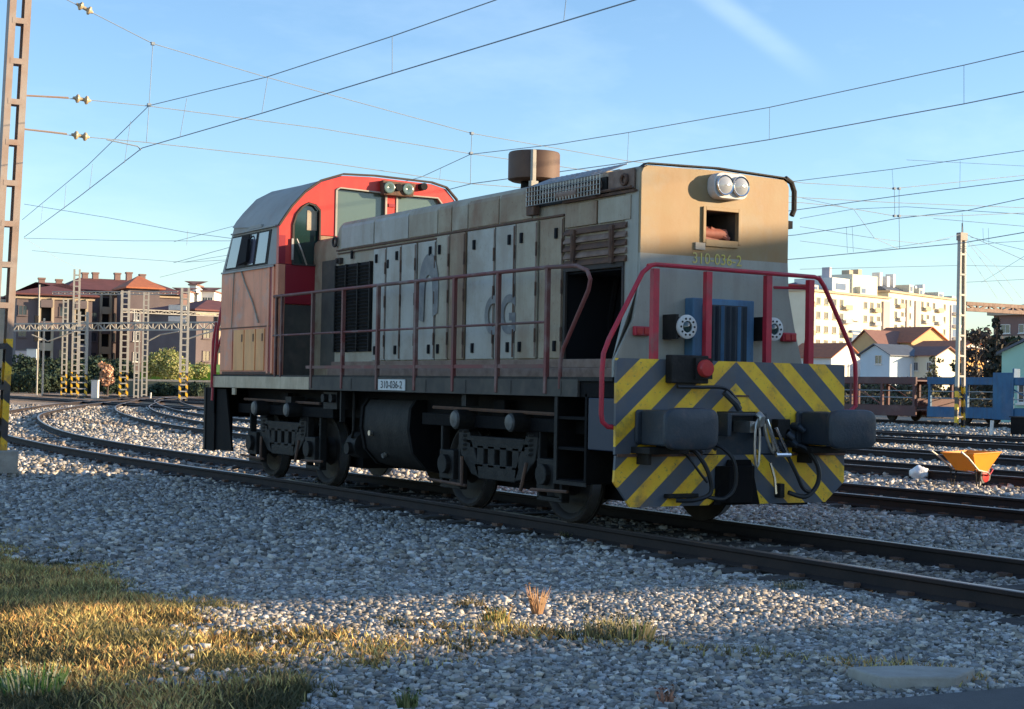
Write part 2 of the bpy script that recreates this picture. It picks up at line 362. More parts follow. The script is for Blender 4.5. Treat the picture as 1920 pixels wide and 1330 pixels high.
def tag(o, label=None, category=None, group=None, kind=None):
    if label: o['label'] = label
    if category: o['category'] = category
    if group: o['group'] = group
    if kind: o['kind'] = kind
    return o
def empty(name, loc=(0, 0, 0), rz=0.0, **kw):
    o = bpy.data.objects.new(name, None); col.objects.link(o)
    o.location = loc; o.rotation_euler = (0, 0, rz); o.empty_display_size = 0.3
    return tag(o, **kw)
def link_copy(src, parent, loc=None, rz=None):
    c = src.copy(); col.objects.link(c); c.parent = parent
    if loc is not None: c.location = loc
    if rz is not None: c.rotation_euler = (0, 0, rz)
    return c
def text_part(body, size, m, parent, name, origin, right, up, thick=0.002, squeeze=1.0, align='CENTER', bold=0.0):
    cu = bpy.data.curves.new('lettering', 'FONT'); cu.body = body; cu.size = size; cu.extrude = thick; cu.align_x = align; cu.align_y = 'CENTER'
    cu.offset = bold
    tmp = bpy.data.objects.new('lettering', cu); col.objects.link(tmp)
    bpy.context.view_layer.update()
    me = bpy.data.meshes.new_from_object(tmp.evaluated_get(bpy.context.evaluated_depsgraph_get()))
    bpy.data.objects.remove(tmp)
    r_, u_ = Vector(right), Vector(up); n_ = r_.cross(u_)
    mt = Matrix((( r_.x * squeeze, u_.x, n_.x, origin[0]), (r_.y * squeeze, u_.y, n_.y, origin[1]), (r_.z * squeeze, u_.z, n_.z, origin[2]), (0, 0, 0, 1)))
    me.transform(mt); me.materials.clear(); me.materials.append(m)
    o = bpy.data.objects.new(name, me); col.objects.link(o); o.parent = parent
    return o

# =================================================================== GROUND
def smooth_noise(x, y, s, seed=0.0):
    return noise.noise(Vector((x * s + seed, y * s - seed, seed)))
def ground_z(x, y):
    z = -0.19 + 0.035 * smooth_noise(x, y, 0.55, 3.3) + 0.02 * smooth_noise(x, y, 1.9, 8.1)
    # low ridge of dirt along the service road
    d = (y + 5.37 + 1.4 * (x + 3.44)) / 1.72
    z += 0.06 * math.exp(-(d / 0.35) ** 2) * max(0.0, 1 - abs(x + 4.1) / 1.2)
    # the ballast is flattened beside the running rails
    for cx in (0.0, 6.3, 12.4):
        if abs(x - cx) < 1.6 and y < 12: z = min(z, -0.165)
    return z
def ground_colour():
    m = bpy.data.materials.new('gravel_and_soil'); m.use_nodes = True
    n, l = m.node_tree.nodes, m.node_tree.links; b = n['Principled BSDF']
    b.inputs['Roughness'].default_value = 0.95; b.inputs['Specular IOR Level'].default_value = 0.15
    geo = n.new('ShaderNodeNewGeometry')
    vo = n.new('ShaderNodeTexVoronoi'); vo.inputs['Scale'].default_value = 17; l.new(geo.outputs['Position'], vo.inputs['Vector'])
    rmp = n.new('ShaderNodeMapRange'); rmp.inputs[1].default_value = 0; rmp.inputs[2].default_value = 1; rmp.inputs[3].default_value = 0.55; rmp.inputs[4].default_value = 1.35
    sep = n.new('ShaderNodeSeparateColor'); l.new(vo.outputs['Color'], sep.inputs[0]); l.new(sep.outputs[0], rmp.inputs[0])
    no = n.new('ShaderNodeTexNoise'); no.inputs['Scale'].default_value = 0.22; no.inputs['Detail'].default_value = 8; no.inputs['Roughness'].default_value = 0.65
    l.new(geo.outputs['Position'], no.inputs['Vector'])
    cr = n.new('ShaderNodeValToRGB'); l.new(no.outputs['Fac'], cr.inputs[0])
    e = cr.color_ramp.elements
    e[0].position = 0.30; e[0].color = (0.20, 0.17, 0.13, 1); e[1].position = 0.62; e[1].color = (0.50, 0.45, 0.38, 1)
    el = e.new(0.47); el.color = (0.38, 0.34, 0.28, 1)
    # rust-brown brake dust on the far side of the yard
    sx = n.new('ShaderNodeSeparateXYZ'); l.new(geo.outputs['Position'], sx.inputs[0])
    ry = n.new('ShaderNodeMapRange'); ry.inputs[1].default_value = 42; ry.inputs[2].default_value = 75; l.new(sx.outputs[1], ry.inputs[0])
    n3 = n.new('ShaderNodeTexNoise'); n3.inputs['Scale'].default_value = 0.09; n3.inputs['Detail'].default_value = 5; l.new(geo.outputs['Position'], n3.inputs['Vector'])
    r3 = n.new('ShaderNodeMapRange'); r3.inputs[1].default_value = 0.4; r3.inputs[2].default_value = 0.6; r3.inputs[3].default_value = 0.35; r3.inputs[4].default_value = 1.0; l.new(n3.outputs['Fac'], r3.inputs[0])
    mm = n.new('ShaderNodeMath'); mm.operation = 'MULTIPLY'; l.new(ry.outputs[0], mm.inputs[0]); l.new(r3.outputs[0], mm.inputs[1])
    mxr = n.new('ShaderNodeMix'); mxr.data_type = 'RGBA'; l.new(mm.outputs[0], mxr.inputs[0]); l.new(cr.outputs[0], mxr.inputs[6]); mxr.inputs[7].default_value = (0.46, 0.28, 0.15, 1)
    sa = n.new('ShaderNodeAttribute'); sa.attribute_name = 'soil'
    ms = n.new('ShaderNodeMix'); ms.data_type = 'RGBA'; l.new(sa.outputs['Fac'], ms.inputs[0]); l.new(mxr.outputs[2], ms.inputs[6]); ms.inputs[7].default_value = (0.12, 0.09, 0.055, 1)
    mul = n.new('ShaderNodeMix'); mul.data_type = 'RGBA'; mul.blend_type = 'MULTIPLY'; mul.inputs[0].default_value = 1
    l.new(ms.outputs[2], mul.inputs[6]); l.new(rmp.outputs[0], mul.inputs[7]); l.new(mul.outputs[2], b.inputs['Base Color'])
    bp = n.new('ShaderNodeBump'); bp.inputs['Strength'].default_value = 0.9; bp.inputs['Distance'].default_value = 0.04
    l.new(vo.outputs['Distance'], bp.inputs['Height']); bp.invert = True; l.new(bp.outputs[0], b.inputs['Normal'])
    return m
M['ground'] = ground_colour()

def make_ground():
    xs = sorted(set([-900, -500, -250, -120, -60, -30, -18] + list(np.arange(-14, -9, 0.45)) + list(np.arange(-9, 2, 0.18)) + list(np.arange(2, 26.01, 0.45)) + [28, 32, 38, 50, 70, 100, 150, 250, 400, 600, 900, 1400]))
    ys = sorted(set([-900, -400, -150, -60, -25, -14] + list(np.arange(-10, 2, 0.18)) + list(np.arange(2, 26.01, 0.45)) + [28, 32, 38, 50, 70, 100, 150, 250, 400, 600, 900, 1600]))
    v = [(x, y, ground_z(x, y) if (-14 <= x <= 26 and -10 <= y <= 26) else -0.19) for y in ys for x in xs]
    nx = len(xs)
    f = [(j * nx + i, j * nx + i + 1, (j + 1) * nx + i + 1, (j + 1) * nx + i) for j in range(len(ys) - 1) for i in range(nx - 1)]
    b = MB(); b.add(v, f)
    o = b.build('ground', M['ground'], smooth=True, angle=80)
    near = [i for i, p in enumerate(v) if -10 < p[0] < 2 and -8 < p[1] < 8]
    g = grass_density([v[i][0] for i in near], [v[i][1] for i in near])
    at = o.data.attributes.new('soil', 'FLOAT', 'POINT'); arr = np.zeros(len(v), np.float32); arr[near] = np.clip(g * 1.3, 0, 1); at.data.foreach_set('value', arr)
    tag(o, kind='structure')

# ---- loose stones -------------------------------------------------
def stone_material(name='crushed_ballast_stone', attr='stone_colour'):
    m = bpy.data.materials.new(name); m.use_nodes = True
    n, l = m.node_tree.nodes, m.node_tree.links; b = n['Principled BSDF']
    b.inputs['Roughness'].default_value = 0.85; b.inputs['Specular IOR Level'].default_value = 0.3
    a = n.new('ShaderNodeAttribute'); a.attribute_name = attr
    l.new(a.outputs['Color'], b.inputs['Base Color'])
    return m
M['stone'] = stone_material()
M['blade'] = stone_material('grass_blades', 'blade_colour')

def mesh_from_arrays(name, V, F, mats, attr, C, nside):
    me = bpy.data.meshes.new(name)
    nv, nf = len(V), len(F)
    me.vertices.add(nv); me.vertices.foreach_set('co', V.astype(np.float32).ravel())
    me.loops.add(nf * nside); me.loops.foreach_set('vertex_index', F.astype(np.int32).ravel())
    me.polygons.add(nf); me.polygons.foreach_set('loop_start', np.arange(0, nf * nside, nside, dtype=np.int32))
    me.update(calc_edges=True)
    at = me.attributes.new(attr, 'FLOAT_COLOR', 'POINT')
    at.data.foreach_set('color', C.astype(np.float32).ravel())
    me.materials.append(mats)
    o = bpy.data.objects.new(name, me); col.objects.link(o)
    return o

fw = Vector((math.sin(YAW), math.cos(YAW))); rt = Vector((math.cos(YAW), -math.sin(YAW)))
def wedge(n, d0, d1, side=0.36):
    d = np.sqrt(rng.uniform(d0 * d0, d1 * d1, n)); s = rng.uniform(-side, side, n) * d
    return CAM.x + fw.x * d + rt.x * s, CAM.y + fw.y * d + rt.y * s, d
def np_noise(x, y, s, seed=0.0):
    return np.array([noise.noise(Vector((a * s + seed, b * s - seed, seed))) for a, b in zip(x, y)])

def road_edge(x):          # y of the service-road edge
    return -6.24 - 0.08 * (x + 3.5)
def curve_x(y):            # centre of the nearest track; it bends left, then swings right through the yard throat
    return float(np.interp(y, [-80, 9, 12, 16, 20, 25, 30, 35, 43, 51.5, 59.5, 76, 101, 140], [0, 0, -0.30, -0.5, -0.45, -0.25, 0.35, 1.25, 2.9, 5.05, 7.8, 13.7, 24, 44]))
def curve_x2(y):
    return float(np.interp(y, [-80, 24, 30, 36, 42, 48, 58, 72, 102, 140], [6.3, 6.3, 6.55, 7.2, 8.2, 9.5, 11.9, 16.0, 26.6, 45]))
def curve_x3(y):
    return float(np.interp(y, [-80, 45, 60, 76, 94, 114, 140], [12.4, 12.6, 15.5, 19.8, 25.2, 32.3, 44]))

def make_stones():
    zones = [(72000, 6.8, 13, 0.015, 0.027), (62000, 13, 24, 0.022, 0.038), (40000, 24, 46, 0.038, 0.06), (34000, 46, 90, 0.05, 0.085)]
    X, Y, S = [], [], []
    for n, d0, d1, s0, s1 in zones:
        x, y, d = wedge(n, d0, d1)
        X.append(x); Y.append(y); S.append(rng.uniform(s0, s1, n) * rng.uniform(0.7, 1.25, n))
    X, Y, S = np.concatenate(X), np.concatenate(Y), np.concatenate(S)
    keep = Y > (road_edge(X) + 0.05)
    c1 = np.interp(Y, [-80, 9, 12, 16, 20, 25, 30, 35, 43], [0, 0, -0.30, -0.5, -0.45, -0.25, 0.35, 1.25, 2.9])
    for cx in (c1, 6.3, 12.4):
        keep &= (np.abs(np.abs(X - cx) - 0.87) > 0.085)
    # grassy foreground keeps only a few stones
    g = grass_density(X, Y)
    keep &= rng.uniform(0, 1, len(X)) > g * 1.1
    X, Y, S = X[keep], Y[keep], S[keep]
    N = len(X)
    Z = np.array([ground_z(a, b) for a, b in zip(X, Y)]) + S * rng.uniform(0.0, 0.7, N)
    base = np.array([(-1, -1, -1), (1, -1, -1), (1, 1, -1), (-1, 1, -1), (-1, -1, 1), (1, -1, 1), (1, 1, 1), (-1, 1, 1)], float) * 0.62
    faces = np.array([(0, 2, 1), (0, 3, 2), (4, 5, 6), (4, 6, 7), (0, 1, 5), (0, 5, 4), (1, 2, 6), (1, 6, 5), (2, 3, 7), (2, 7, 6), (3, 0, 4), (3, 4, 7)])
    P = base[None] + rng.uniform(-0.34, 0.34, (N, 8, 3))
    P *= (S[:, None, None] * np.stack([rng.uniform(0.8, 1.35, N), rng.uniform(0.7, 1.1, N), rng.uniform(0.45, 0.85, N)], 1)[:, None, :])
    a = rng.uniform(0, 2 * math.pi, N); t = rng.normal(0, 0.45, N)
    ca, sa, ct, st = np.cos(a), np.sin(a), np.cos(t), np.sin(t)
    x, y, z = P[..., 0], P[..., 1], P[..., 2]
    y, z = y * ct[:, None] - z * st[:, None], y * st[:, None] + z * ct[:, None]
    x, y = x * ca[:, None] - y * sa[:, None], x * sa[:, None] + y * ca[:, None]
    V = np.stack([x + X[:, None], y + Y[:, None], z + Z[:, None]], 2).reshape(-1, 3)
    F = (faces[None] + (np.arange(N) * 8)[:, None, None]).reshape(-1, 3)
    v_ = rng.lognormal(-1.17, 0.44, N).clip(0.08, 0.62)
    w_ = rng.uniform(0.02, 0.20, N)
    C = np.stack([v_ * (1 + w_), v_ * (1 + w_ * 0.2), v_ * (1 - w_ * 0.9), np.ones(N)], 1)
    # stones beside and between the running rails carry brown brake dust
    dr = np.minimum(np.abs(X - np.interp(Y, [-80, 9, 16], [0, 0, -0.5])), np.minimum(np.abs(X - 6.3), np.abs(X - 12.4)))
    k = np.clip(1.35 - dr, 0, 1)[:, None] * 0.55
    C[:, :3] = C[:, :3] * (1 - k) + C[:, :3] * np.array([0.62, 0.50, 0.42]) * k
    C = np.repeat(C, 8, 0)
    o = mesh_from_arrays('ballast_stones', V, F, M['stone'], 'stone_colour', C, 3)
    tag(o, 'crushed grey ballast stones spread over the yard around the tracks', 'gravel', kind='stuff')

def grass_density(X, Y):
    """1 where the turf at the photographer's feet is thick, 0 on open gravel"""
    X = np.asarray(X, float); Y = np.asarray(Y, float)
    d = (X - CAM.x) * fw.x + (Y - CAM.y) * fw.y
    s = ((X - CAM.x) * rt.x + (Y - CAM.y) * rt.y) / np.maximum(d, 0.1)
    n = np_noise(X, Y, 0.9, 2.2) * 0.5 + np_noise(X, Y, 2.7, 5.2) * 0.3
    # outer limit of the turf patch: distance from the viewpoint shrinks to the right
    lim = np.interp(s, [-0.36, -0.26, -0.20, -0.12, -0.03, 0.05], [16.4, 13.8, 11.2, 10.2, 9.6, 8.4])
    near = np.interp(s, [-0.36, -0.20, -0.12, -0.02, 0.05], [0, 0, 7.4, 8.5, 8.9])
    g = np.clip((lim - d) / 1.6 + n * 2.2, 0, 1) * np.clip((d - near) / 1.2 + n * 2.0, 0, 1) * np.clip(1.2 + n * 1.4, 0.35, 1)
    # ragged weeds along the dirt ridge by the road
    r = np.abs(Y + 5.37 + 1.4 * (X + 3.44)) / 1.72
    g = np.maximum(g, np.clip(0.9 - r / 0.32 + n * 1.2, 0, 1) * ((X > -5.2) & (X < -2.9)) * 0.6)
    return g
make_ground()
make_stones()

def blade_field(name, N, d0, d1, hgt, palette, weight, label, dens=None, width=0.0045, boost=1.0):
    x, y, d = wedge(N, d0, d1)
    g = (dens or grass_density)(x, y)
    k = rng.uniform(0, 1, N) < g * boost
    x, y = x[k], y[k]; n = len(x)
    z = np.array([ground_z(a, b) for a, b in zip(x, y)]) - 0.01
    h = rng.uniform(*hgt, n) * (0.6 + 0.6 * np.clip(np_noise(x, y, 1.4, 9.0) + 0.5, 0, 1))
    a = rng.uniform(0, 2 * math.pi, n); w = width * rng.uniform(0.6, 1.6, n)
    lx, ly = rng.normal(0, 0.5, n) * h, rng.normal(0, 0.5, n) * h
    dx, dy = np.cos(a) * w, np.sin(a) * w
    V = np.stack([np.stack([x - dx, y - dy, z], 1), np.stack([x + dx, y + dy, z], 1),
                  np.stack([x + lx * .4 + dx * .7, y + ly * .4 + dy * .7, z + h * .6], 1), np.stack([x + lx * .4 - dx * .7, y + ly * .4 - dy * .7, z + h * .6], 1),
                  np.stack([x + lx, y + ly, z + h], 1)], 1).reshape(-1, 3)
    i = np.arange(n) * 5
    F = np.concatenate([np.stack([i, i + 1, i + 2], 1), np.stack([i, i + 2, i + 3], 1), np.stack([i + 3, i + 2, i + 4], 1)])
    pal = np.array(palette); wn_ = np.clip(np_noise(x, y, 1.1, 4.0) * 1.6 + 0.5 + rng.normal(0, 0.2, n), 0, 0.999)
    C = pal[(wn_ * len(pal)).astype(int)] * rng.uniform(0.7, 1.3, n)[:, None]
    C = np.repeat(np.concatenate([C, np.ones((n, 1))], 1), 5, 0)
    o = mesh_from_arrays(name, V, F, M['blade'], 'blade_colour', C, 3)
    return tag(o, label, 'grass', kind='stuff')
blade_field('dry_grass', 330000, 6.6, 16.5, (0.022, 0.08),
            [(0.10, 0.09, 0.04), (0.28, 0.19, 0.08), (0.66, 0.50, 0.17), (0.66, 0.36, 0.13), (0.58, 0.48, 0.17), (0.24, 0.20, 0.08)], None,
            'dry yellow and olive grass growing on the verge in the left foreground')
blade_field('ground_cover', 150000, 6.6, 16.5, (0.01, 0.035),
            [(0.05, 0.07, 0.025), (0.09, 0.10, 0.04), (0.20, 0.15, 0.08), (0.26, 0.14, 0.08), (0.13, 0.11, 0.06), (0.34, 0.24, 0.14)], None,
            'low mossy weeds and dead leaves matted among the verge grass', width=0.014)

# ---- service road, kerb slab --------------------------------------
M['asphalt'] = mat('old_asphalt', (0.115, 0.11, 0.105), 0.9, c2=(0.07, 0.068, 0.065), scale=3, amt=0.7, bump=0.5, bump_scale=120)
b = MB()
xs = np.linspace(-12, 60, 60)
top = [(float(x), road_edge(float(x)) + 0.03 * smooth_noise(x, 0, 1.7, 4.0)) for x in xs]
v = [(x, y, -0.155) for x, y in top] + [(x, y - 7.0, -0.15) for x, y in top] + [(x, y + 0.02, -0.26) for x, y in top]
n_ = len(top)
b.add(v, [(i, i + 1, i + 1 + n_, i + n_) for i in range(n_ - 1)] + [(i, i + 2 * n_, i + 1 + 2 * n_, i + 1) for i in range(n_ - 1)])
tag(b.build('service_road', M['asphalt']), kind='structure')

b = MB()
pts = [(-3.71, -5.60, -0.13), (-3.35, -5.69, -0.13), (-3.07, -5.93, -0.13), (-3.38, -6.08, -0.13), (-3.74, -5.89, -0.13)]
b.loft([[(p[0], p[1], -0.2) for p in pts], [(p[0], p[1], -0.115) for p in pts]])
tag(b.build('concrete_slab', M['concrete'], bevel=0.01), 'flat pale concrete slab half buried beside the asphalt service road', 'slab')

# =================================================================== TRACKS
RAILP = [(-0.075, -0.16), (0.075, -0.16), (0.075, -0.147), (0.014, -0.125), (0.011, -0.05), (0.035, -0.035), (0.035, -0.006), (0.028, 0.0), (-0.028, 0.0), (-0.035, -0.006), (-0.035, -0.035), (-0.011, -0.05), (-0.014, -0.125), (-0.075, -0.147)]
def rail_mesh(path, off):
    """sweep the rail profile along path [(x, y)] offset sideways"""
    b = MB(); loops = []
    P = [Vector(p) for p in path]
    for i, p in enumerate(P):
        d = (P[min(i + 1, len(P) - 1)] - P[max(i - 1, 0)]).normalized(); nrm = Vector((d.y, -d.x))
        loops.append([(p.x + nrm.x * (off + q[0]), p.y + nrm.y * (off + q[0]), q[1]) for q in RAILP])
    b.loft(loops)
    n = len(RAILP)
    for k in range((len(P) - 1)):
        b.m[k * n + 7] = 1; b.m[k * n + 6] = 1; b.m[k * n + 8] = 1
    return b
def smooth_path(fx, y0, y1, step):
    ys = np.arange(y0, y1 + 0.01, step); xs = np.array([fx(float(y)) for y in ys])
    for _ in range(6):
        xs[1:-1] = (xs[:-2] + 2 * xs[1:-1] + xs[2:]) / 4
    return [(float(a), float(c)) for a, c in zip(xs, ys)]
sl = MB(); sl.prism([(-1.3, -0.30), (1.3, -0.30), (1.3, -0.175), (1.22, -0.16), (-1.22, -0.16), (-1.3, -0.175)], 'y', -0.12, 0.12)
sleeper_mesh = sl.mesh('sleeper', M['sleeper'])
def track(fx, y0, y1, label, sleepers=None, step=2.0, curved=True):
    root = empty('railway_track', (fx(0), 0, 0), label=label, category='track', group='railway tracks of the yard')
    path = smooth_path(fx, y0, y1, step) if curved else [(fx(0), y0), (fx(0), y1)]
    for s in (-1, 1):
        b = rail_mesh(path, s * 0.87)
        o = b.build('rail', [M['rail'], M['rail_top']], root); o.location = (-fx(0), 0, 0)
    if sleepers:
        clips = MB(); y = sleepers[0]
        while y < sleepers[1]:
            x = float(np.interp(y, [p[1] for p in path], [p[0] for p in path])) if curved else fx(0)
            o = bpy.data.objects.new('sleeper', sleeper_mesh); col.objects.link(o); o.parent = root
            o.location = (x - fx(0), y + random.uniform(-0.03, 0.03), random.uniform(0.0, 0.03)); o.rotation_euler = (0, 0, random.uniform(-0.01, 0.01))
            for s in (-1, 1):
                for t in (-1, 1):
                    q = (x - fx(0) + s * 0.87 + t * 0.10, o.location.y); clips.box(q[0] - 0.035, q[0] + 0.035, q[1] - 0.06, q[1] + 0.06, -0.162, -0.120)
            y += 0.62
        clips.build('rail_clips', M['rust'], root, kind='stuff')
    return root
track(curve_x, -30, 130, 'track under the locomotive that bends away through the yard throat at left', (-9.5, 30))
track(curve_x2, -30, 130, 'second track, first empty one behind the locomotive', (-2, 20))
track(curve_x3, -30, 130, 'third track, the one the orange wheelbarrow stands beside', (2, 16))
track(lambda y: 18.6, -20, 120, 'fourth track across the pale ballast behind the wheelbarrow', None, curved=False)
track(lambda y: 26.5, -20, 130, 'fifth track between the wheelbarrow and the lattice mast', None, curved=False)
track(lambda y: 32.5, -20, 130, 'sixth track nearer the foot of the striped lattice mast', None, curved=False)
track(lambda y: 51.0, -30, 160, 'farthest track that carries the car-carrying wagons', None, curved=False)


# =================================================================== LOCOMOTIVE
loco = empty('diesel_locomotive', (0, 0, 0), label='rusty cream hood diesel locomotive with red cab and yellow-black chevron front plate', category='locomotive')
XS = -1.42                                     # near side of frame
def part(b, name, m, parent=None, **k): return b.build(name, m, parent or loco, **k)

# ---- frame -------------------------------------------------------
b = MB(); b.box(-1.40, 1.40, 0.04, 10.85, 1.30, 1.46)
part(b, 'underframe', M['black'], bevel=0.01)
b = MB(); b.box(-1.425, 1.425, 0.06, 10.9, 1.46, 1.50)
part(b, 'deck', M['black2'])
b = MB(); b.box(-1.43, -1.402, 7.20, 10.92, 1.305, 1.475)
b.box(-1.432, -1.402, 9.93, 10.06, 1.20, 1.30)
part(b, 'sill', M['sill'], bevel=0.006)
b = MB(); b.box(-1.43, -1.402, 0.65, 7.195, 1.305, 1.475)
for y in (1.24, 2.21, 3.18, 4.12, 5.13, 6.15): b.box(-1.437, -1.431, y - 0.30, y - 0.28, 1.32, 1.46)
part(b, 'sill', M['sill_dark'], bevel=0.006)
b = MB(); b.box(1.402, 1.43, 0.1, 10.9, 1.305, 1.475); part(b, 'sill', M['sill_dark'])
b = MB(); b.box(-1.445, -1.436, 4.33, 5.05, 1.325, 1.455)
p = part(b, 'number_plate', M['white'])
text_part('310-036-2', 0.125, M['ink'], p, 'lettering', (-1.4465, 4.69, 1.387), (0, -1, 0), (0, 0, 1), squeeze=1.12)
# cream ledge under the doors
b = MB(); b.box(-0.99, 0.99, 0.40, 7.60, 1.50, 1.60); b.box(-0.955, 0.955, 0.42, 7.55, 1.60, 1.69)
part(b, 'hood_base', M['rust_light'], bevel=0.008)

# ---- hood --------------------------------------------------------
HX = 0.93
def hood_profile(hx, z0, z1, rr=0.09):
    p = [(-hx, z0), (-hx, z1 - rr)]
    p += [(-hx + rr * (1 - math.cos(t)), z1 - rr + rr * math.sin(t)) for t in (R(30), R(60), R(90))]
    p += [(0, z1 + 0.02)]
    return p + [(-x, z) for x, z in reversed(p[:-1])]
prof = hood_profile(HX - 0.012, 1.6, 3.60)
b = MB()
loops = [[(x, 1.70, z) for x, z in prof], [(x, 7.38, z) for x, z in prof]]
for k in range(1, 5):
    t = R(90) * k / 4
    loops.append([(x, 7.38 + 0.14 * math.sin(t), z if z < 3.3 else z - 0.16 * (1 - math.cos(t))) for x, z in prof])
b.loft(loops)
# compartment around the open front side doorway
b.box(-0.30, 0.918, 0.375, 1.70, 1.6, 2.60)
b.box(-HX + 0.012, -0.30, 0.375, 0.62, 1.6, 2.60)
b.prism(hood_profile(HX - 0.012, 2.60, 3.60), 'y', 1.03, 1.70)
hp_ = hood_profile(HX - 0.012, 2.60, 3.60)
b.prism([(-HX + 0.012, 2.60), (-0.19, 2.60), (-0.19, 3.59), (-0.85, 3.585), (-0.90, 3.56), (-HX + 0.012, 3.51)], 'y', 0.376, 1.03)
b.prism([(0.30, 2.60), (HX - 0.012, 2.60), (HX - 0.012, 3.51), (0.90, 3.56), (0.85, 3.585), (0.30, 3.59)], 'y', 0.376, 1.03)
b.box(-0.19, 0.30, 0.376, 1.03, 3.22, 3.60); b.box(-0.19, 0.30, 0.376, 1.03, 2.60, 2.87)
part(b, 'hood_body', M['cream'], smooth=True, angle=35)
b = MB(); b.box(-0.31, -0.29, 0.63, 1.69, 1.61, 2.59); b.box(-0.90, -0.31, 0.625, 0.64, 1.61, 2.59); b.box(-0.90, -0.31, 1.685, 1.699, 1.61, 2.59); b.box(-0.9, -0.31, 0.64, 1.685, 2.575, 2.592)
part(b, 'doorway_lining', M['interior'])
b = MB()
for y in (0.8, 1.05, 1.3, 1.5): b.tube([(-0.42, y, 1.62), (-0.45, y + 0.05, 2.1), (-0.4, y, 2.58)], 0.035, 6)
b.box(-0.5, -0.34, 0.75, 1.55, 1.62, 1.95)
part(b, 'cooling_pipe', M['black'])
b = MB()
b.box(-0.945, -0.92, 0.60, 0.635, 1.6, 2.64); b.box(-0.945, -0.92, 1.66, 1.70, 1.6, 2.64); b.box(-0.95, -0.92, 0.60, 1.70, 2.60, 2.65)
part(b, 'door_frame', M['seam'])

# narrow rear section reaching the cab
b = MB(); b.prism(hood_profile(0.86, 1.5, 3.44, 0.12), 'y', 7.50, 8.44)
part(b, 'hood_body', M['cream_rust'], smooth=True, angle=35)
b = MB()
b.box(-0.875, -0.861, 7.62, 8.10, 1.60, 3.10)
part(b, 'hood_door', M['sill_dark'])

# upper band panels, each one its own plate
bands = [(7.36, 6.33), (6.32, 5.34), (5.33, 4.56), (4.55, 4.21), (4.20, 3.81), (3.80, 3.09), (3.08, 2.36)]
tones = [M['cream_white'], M['cream_white'], M['cream'], M['cream_rust'], M['cream'], M['cream_rust'], M['cream_rust']]
for i, ((ya, yb), m_) in enumerate(zip(bands, tones)):
    b = MB(); b.prism([(-HX - 0.001, 3.225), (-HX - 0.001, 3.50), (-HX + 0.022, 3.545), (-HX + 0.05, 3.545), (-HX + 0.05, 3.225)], 'y', yb + 0.012, ya - 0.012)
    part(b, 'upper_panel', m_, bevel=0.004)
b = MB(); b.box(-0.945, -0.92, 1.72, 7.48, 3.195, 3.215); b.box(-0.94, -0.92, 4.56, 7.45, 3.155, 3.170)
part(b, 'drip_strip', M['rust'])

# tall side doors with latches and hinges
doors = [(6.31, 5.93, 'w'), (5.91, 5.48, 'w'), (5.47, 5.07, 'w'), (5.05, 4.57, 'w'), (4.55, 4.22, 'c'), (4.20, 3.82, 'r'),
         (3.80, 3.15, 'w'), (3.13, 2.69, 'w'), (2.67, 2.22, 'c'), (2.19, 1.72, 'r')]
mm_ = {'w': M['cream_white'], 'c': M['cream'], 'r': M['cream_rust']}
latch = MB(); latch.box(-0.016, 0.0, -0.024, 0.024, -0.056, 0.056); latch.box(-0.022, -0.016, -0.016, 0.016, -0.045, 0.045)
latch_me = latch.mesh('latch', M['interior'])
hinge = MB(); hinge.cyl((-0.012, 0, -0.075), (-0.012, 0, 0.075), 0.011, 8); hinge_me = hinge.mesh('hinge', M['rust'])
for i, (ya, yb, k) in enumerate(doors):
    b = MB()
    off = 0.012 + 0.006 * (i % 3)
    ztop = 3.185 if yb < 4.5 else 3.145
    b.box(-HX - off, -HX + 0.005, yb + 0.008, ya - 0.008, 1.70, ztop)
    d = part(b, 'hood_door', mm_[k], bevel=0.008)
    if i not in (2, 5):
        for z in (3.02, 1.83):
            link = bpy.data.objects.new('latch', latch_me); col.objects.link(link); link.parent = d
            link.location = (-HX - off, yb + (ya - yb) * (0.28 if i % 2 else 0.72), z)
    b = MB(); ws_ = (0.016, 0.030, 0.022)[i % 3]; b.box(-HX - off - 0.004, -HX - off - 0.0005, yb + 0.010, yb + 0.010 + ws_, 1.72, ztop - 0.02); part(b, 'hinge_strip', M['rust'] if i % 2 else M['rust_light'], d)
    for z in (1.95, 2.45, 2.88):
        h = bpy.data.objects.new('hinge', hinge_me); col.objects.link(h); h.parent = d
        h.location = (-HX - off, yb + 0.004, z)
for y, z in ((5.86, 2.93), (6.97, 3.12)):
    o = bpy.data.objects.new('latch', latch_me); col.objects.link(o); o.parent = loco; o.location = (-HX - 0.006, y, z)

# ghost marks of removed graffiti
b = MB()
def arc_band(cy, cz, r0, r1, a0, a1, x, n=14):
    v = []
    for i in range(n + 1):
        a = R(a0 + (a1 - a0) * i / n)
        v += [(x, cy + r0 * math.cos(a) * 0.62, cz + r0 * math.sin(a)), (x, cy + r1 * math.cos(a) * 0.62, cz + r1 * math.sin(a))]
    b.add(v, [(2 * i, 2 * i + 1, 2 * i + 3, 2 * i + 2) for i in range(n)])
arc_band(4.72, 2.57, 0.16, 0.42, 0, 180, -0.9575)
b.add([(-0.9575, 4.72 - .26, 2.57), (-0.9575, 4.72 - .10, 2.57), (-0.9575, 4.72 - .12, 2.22), (-0.9575, 4.72 - .25, 2.26)], [(0, 1, 2, 3)])
b.add([(-0.9575, 4.72 + .26, 2.57), (-0.9575, 4.72 + .10, 2.57), (-0.9575, 4.72 + .12, 2.16), (-0.9575, 4.72 + .27, 2.20)], [(0, 1, 2, 3)])
part(b, 'ghost_mark', M['ghost'])
text_part('CG', 0.58, M['ghost'], loco, 'ghost_lettering', (-0.9585, 2.98, 2.17), (0, -1, 0), (0, 0, 1), thick=0.0005, squeeze=0.85, bold=0.018)

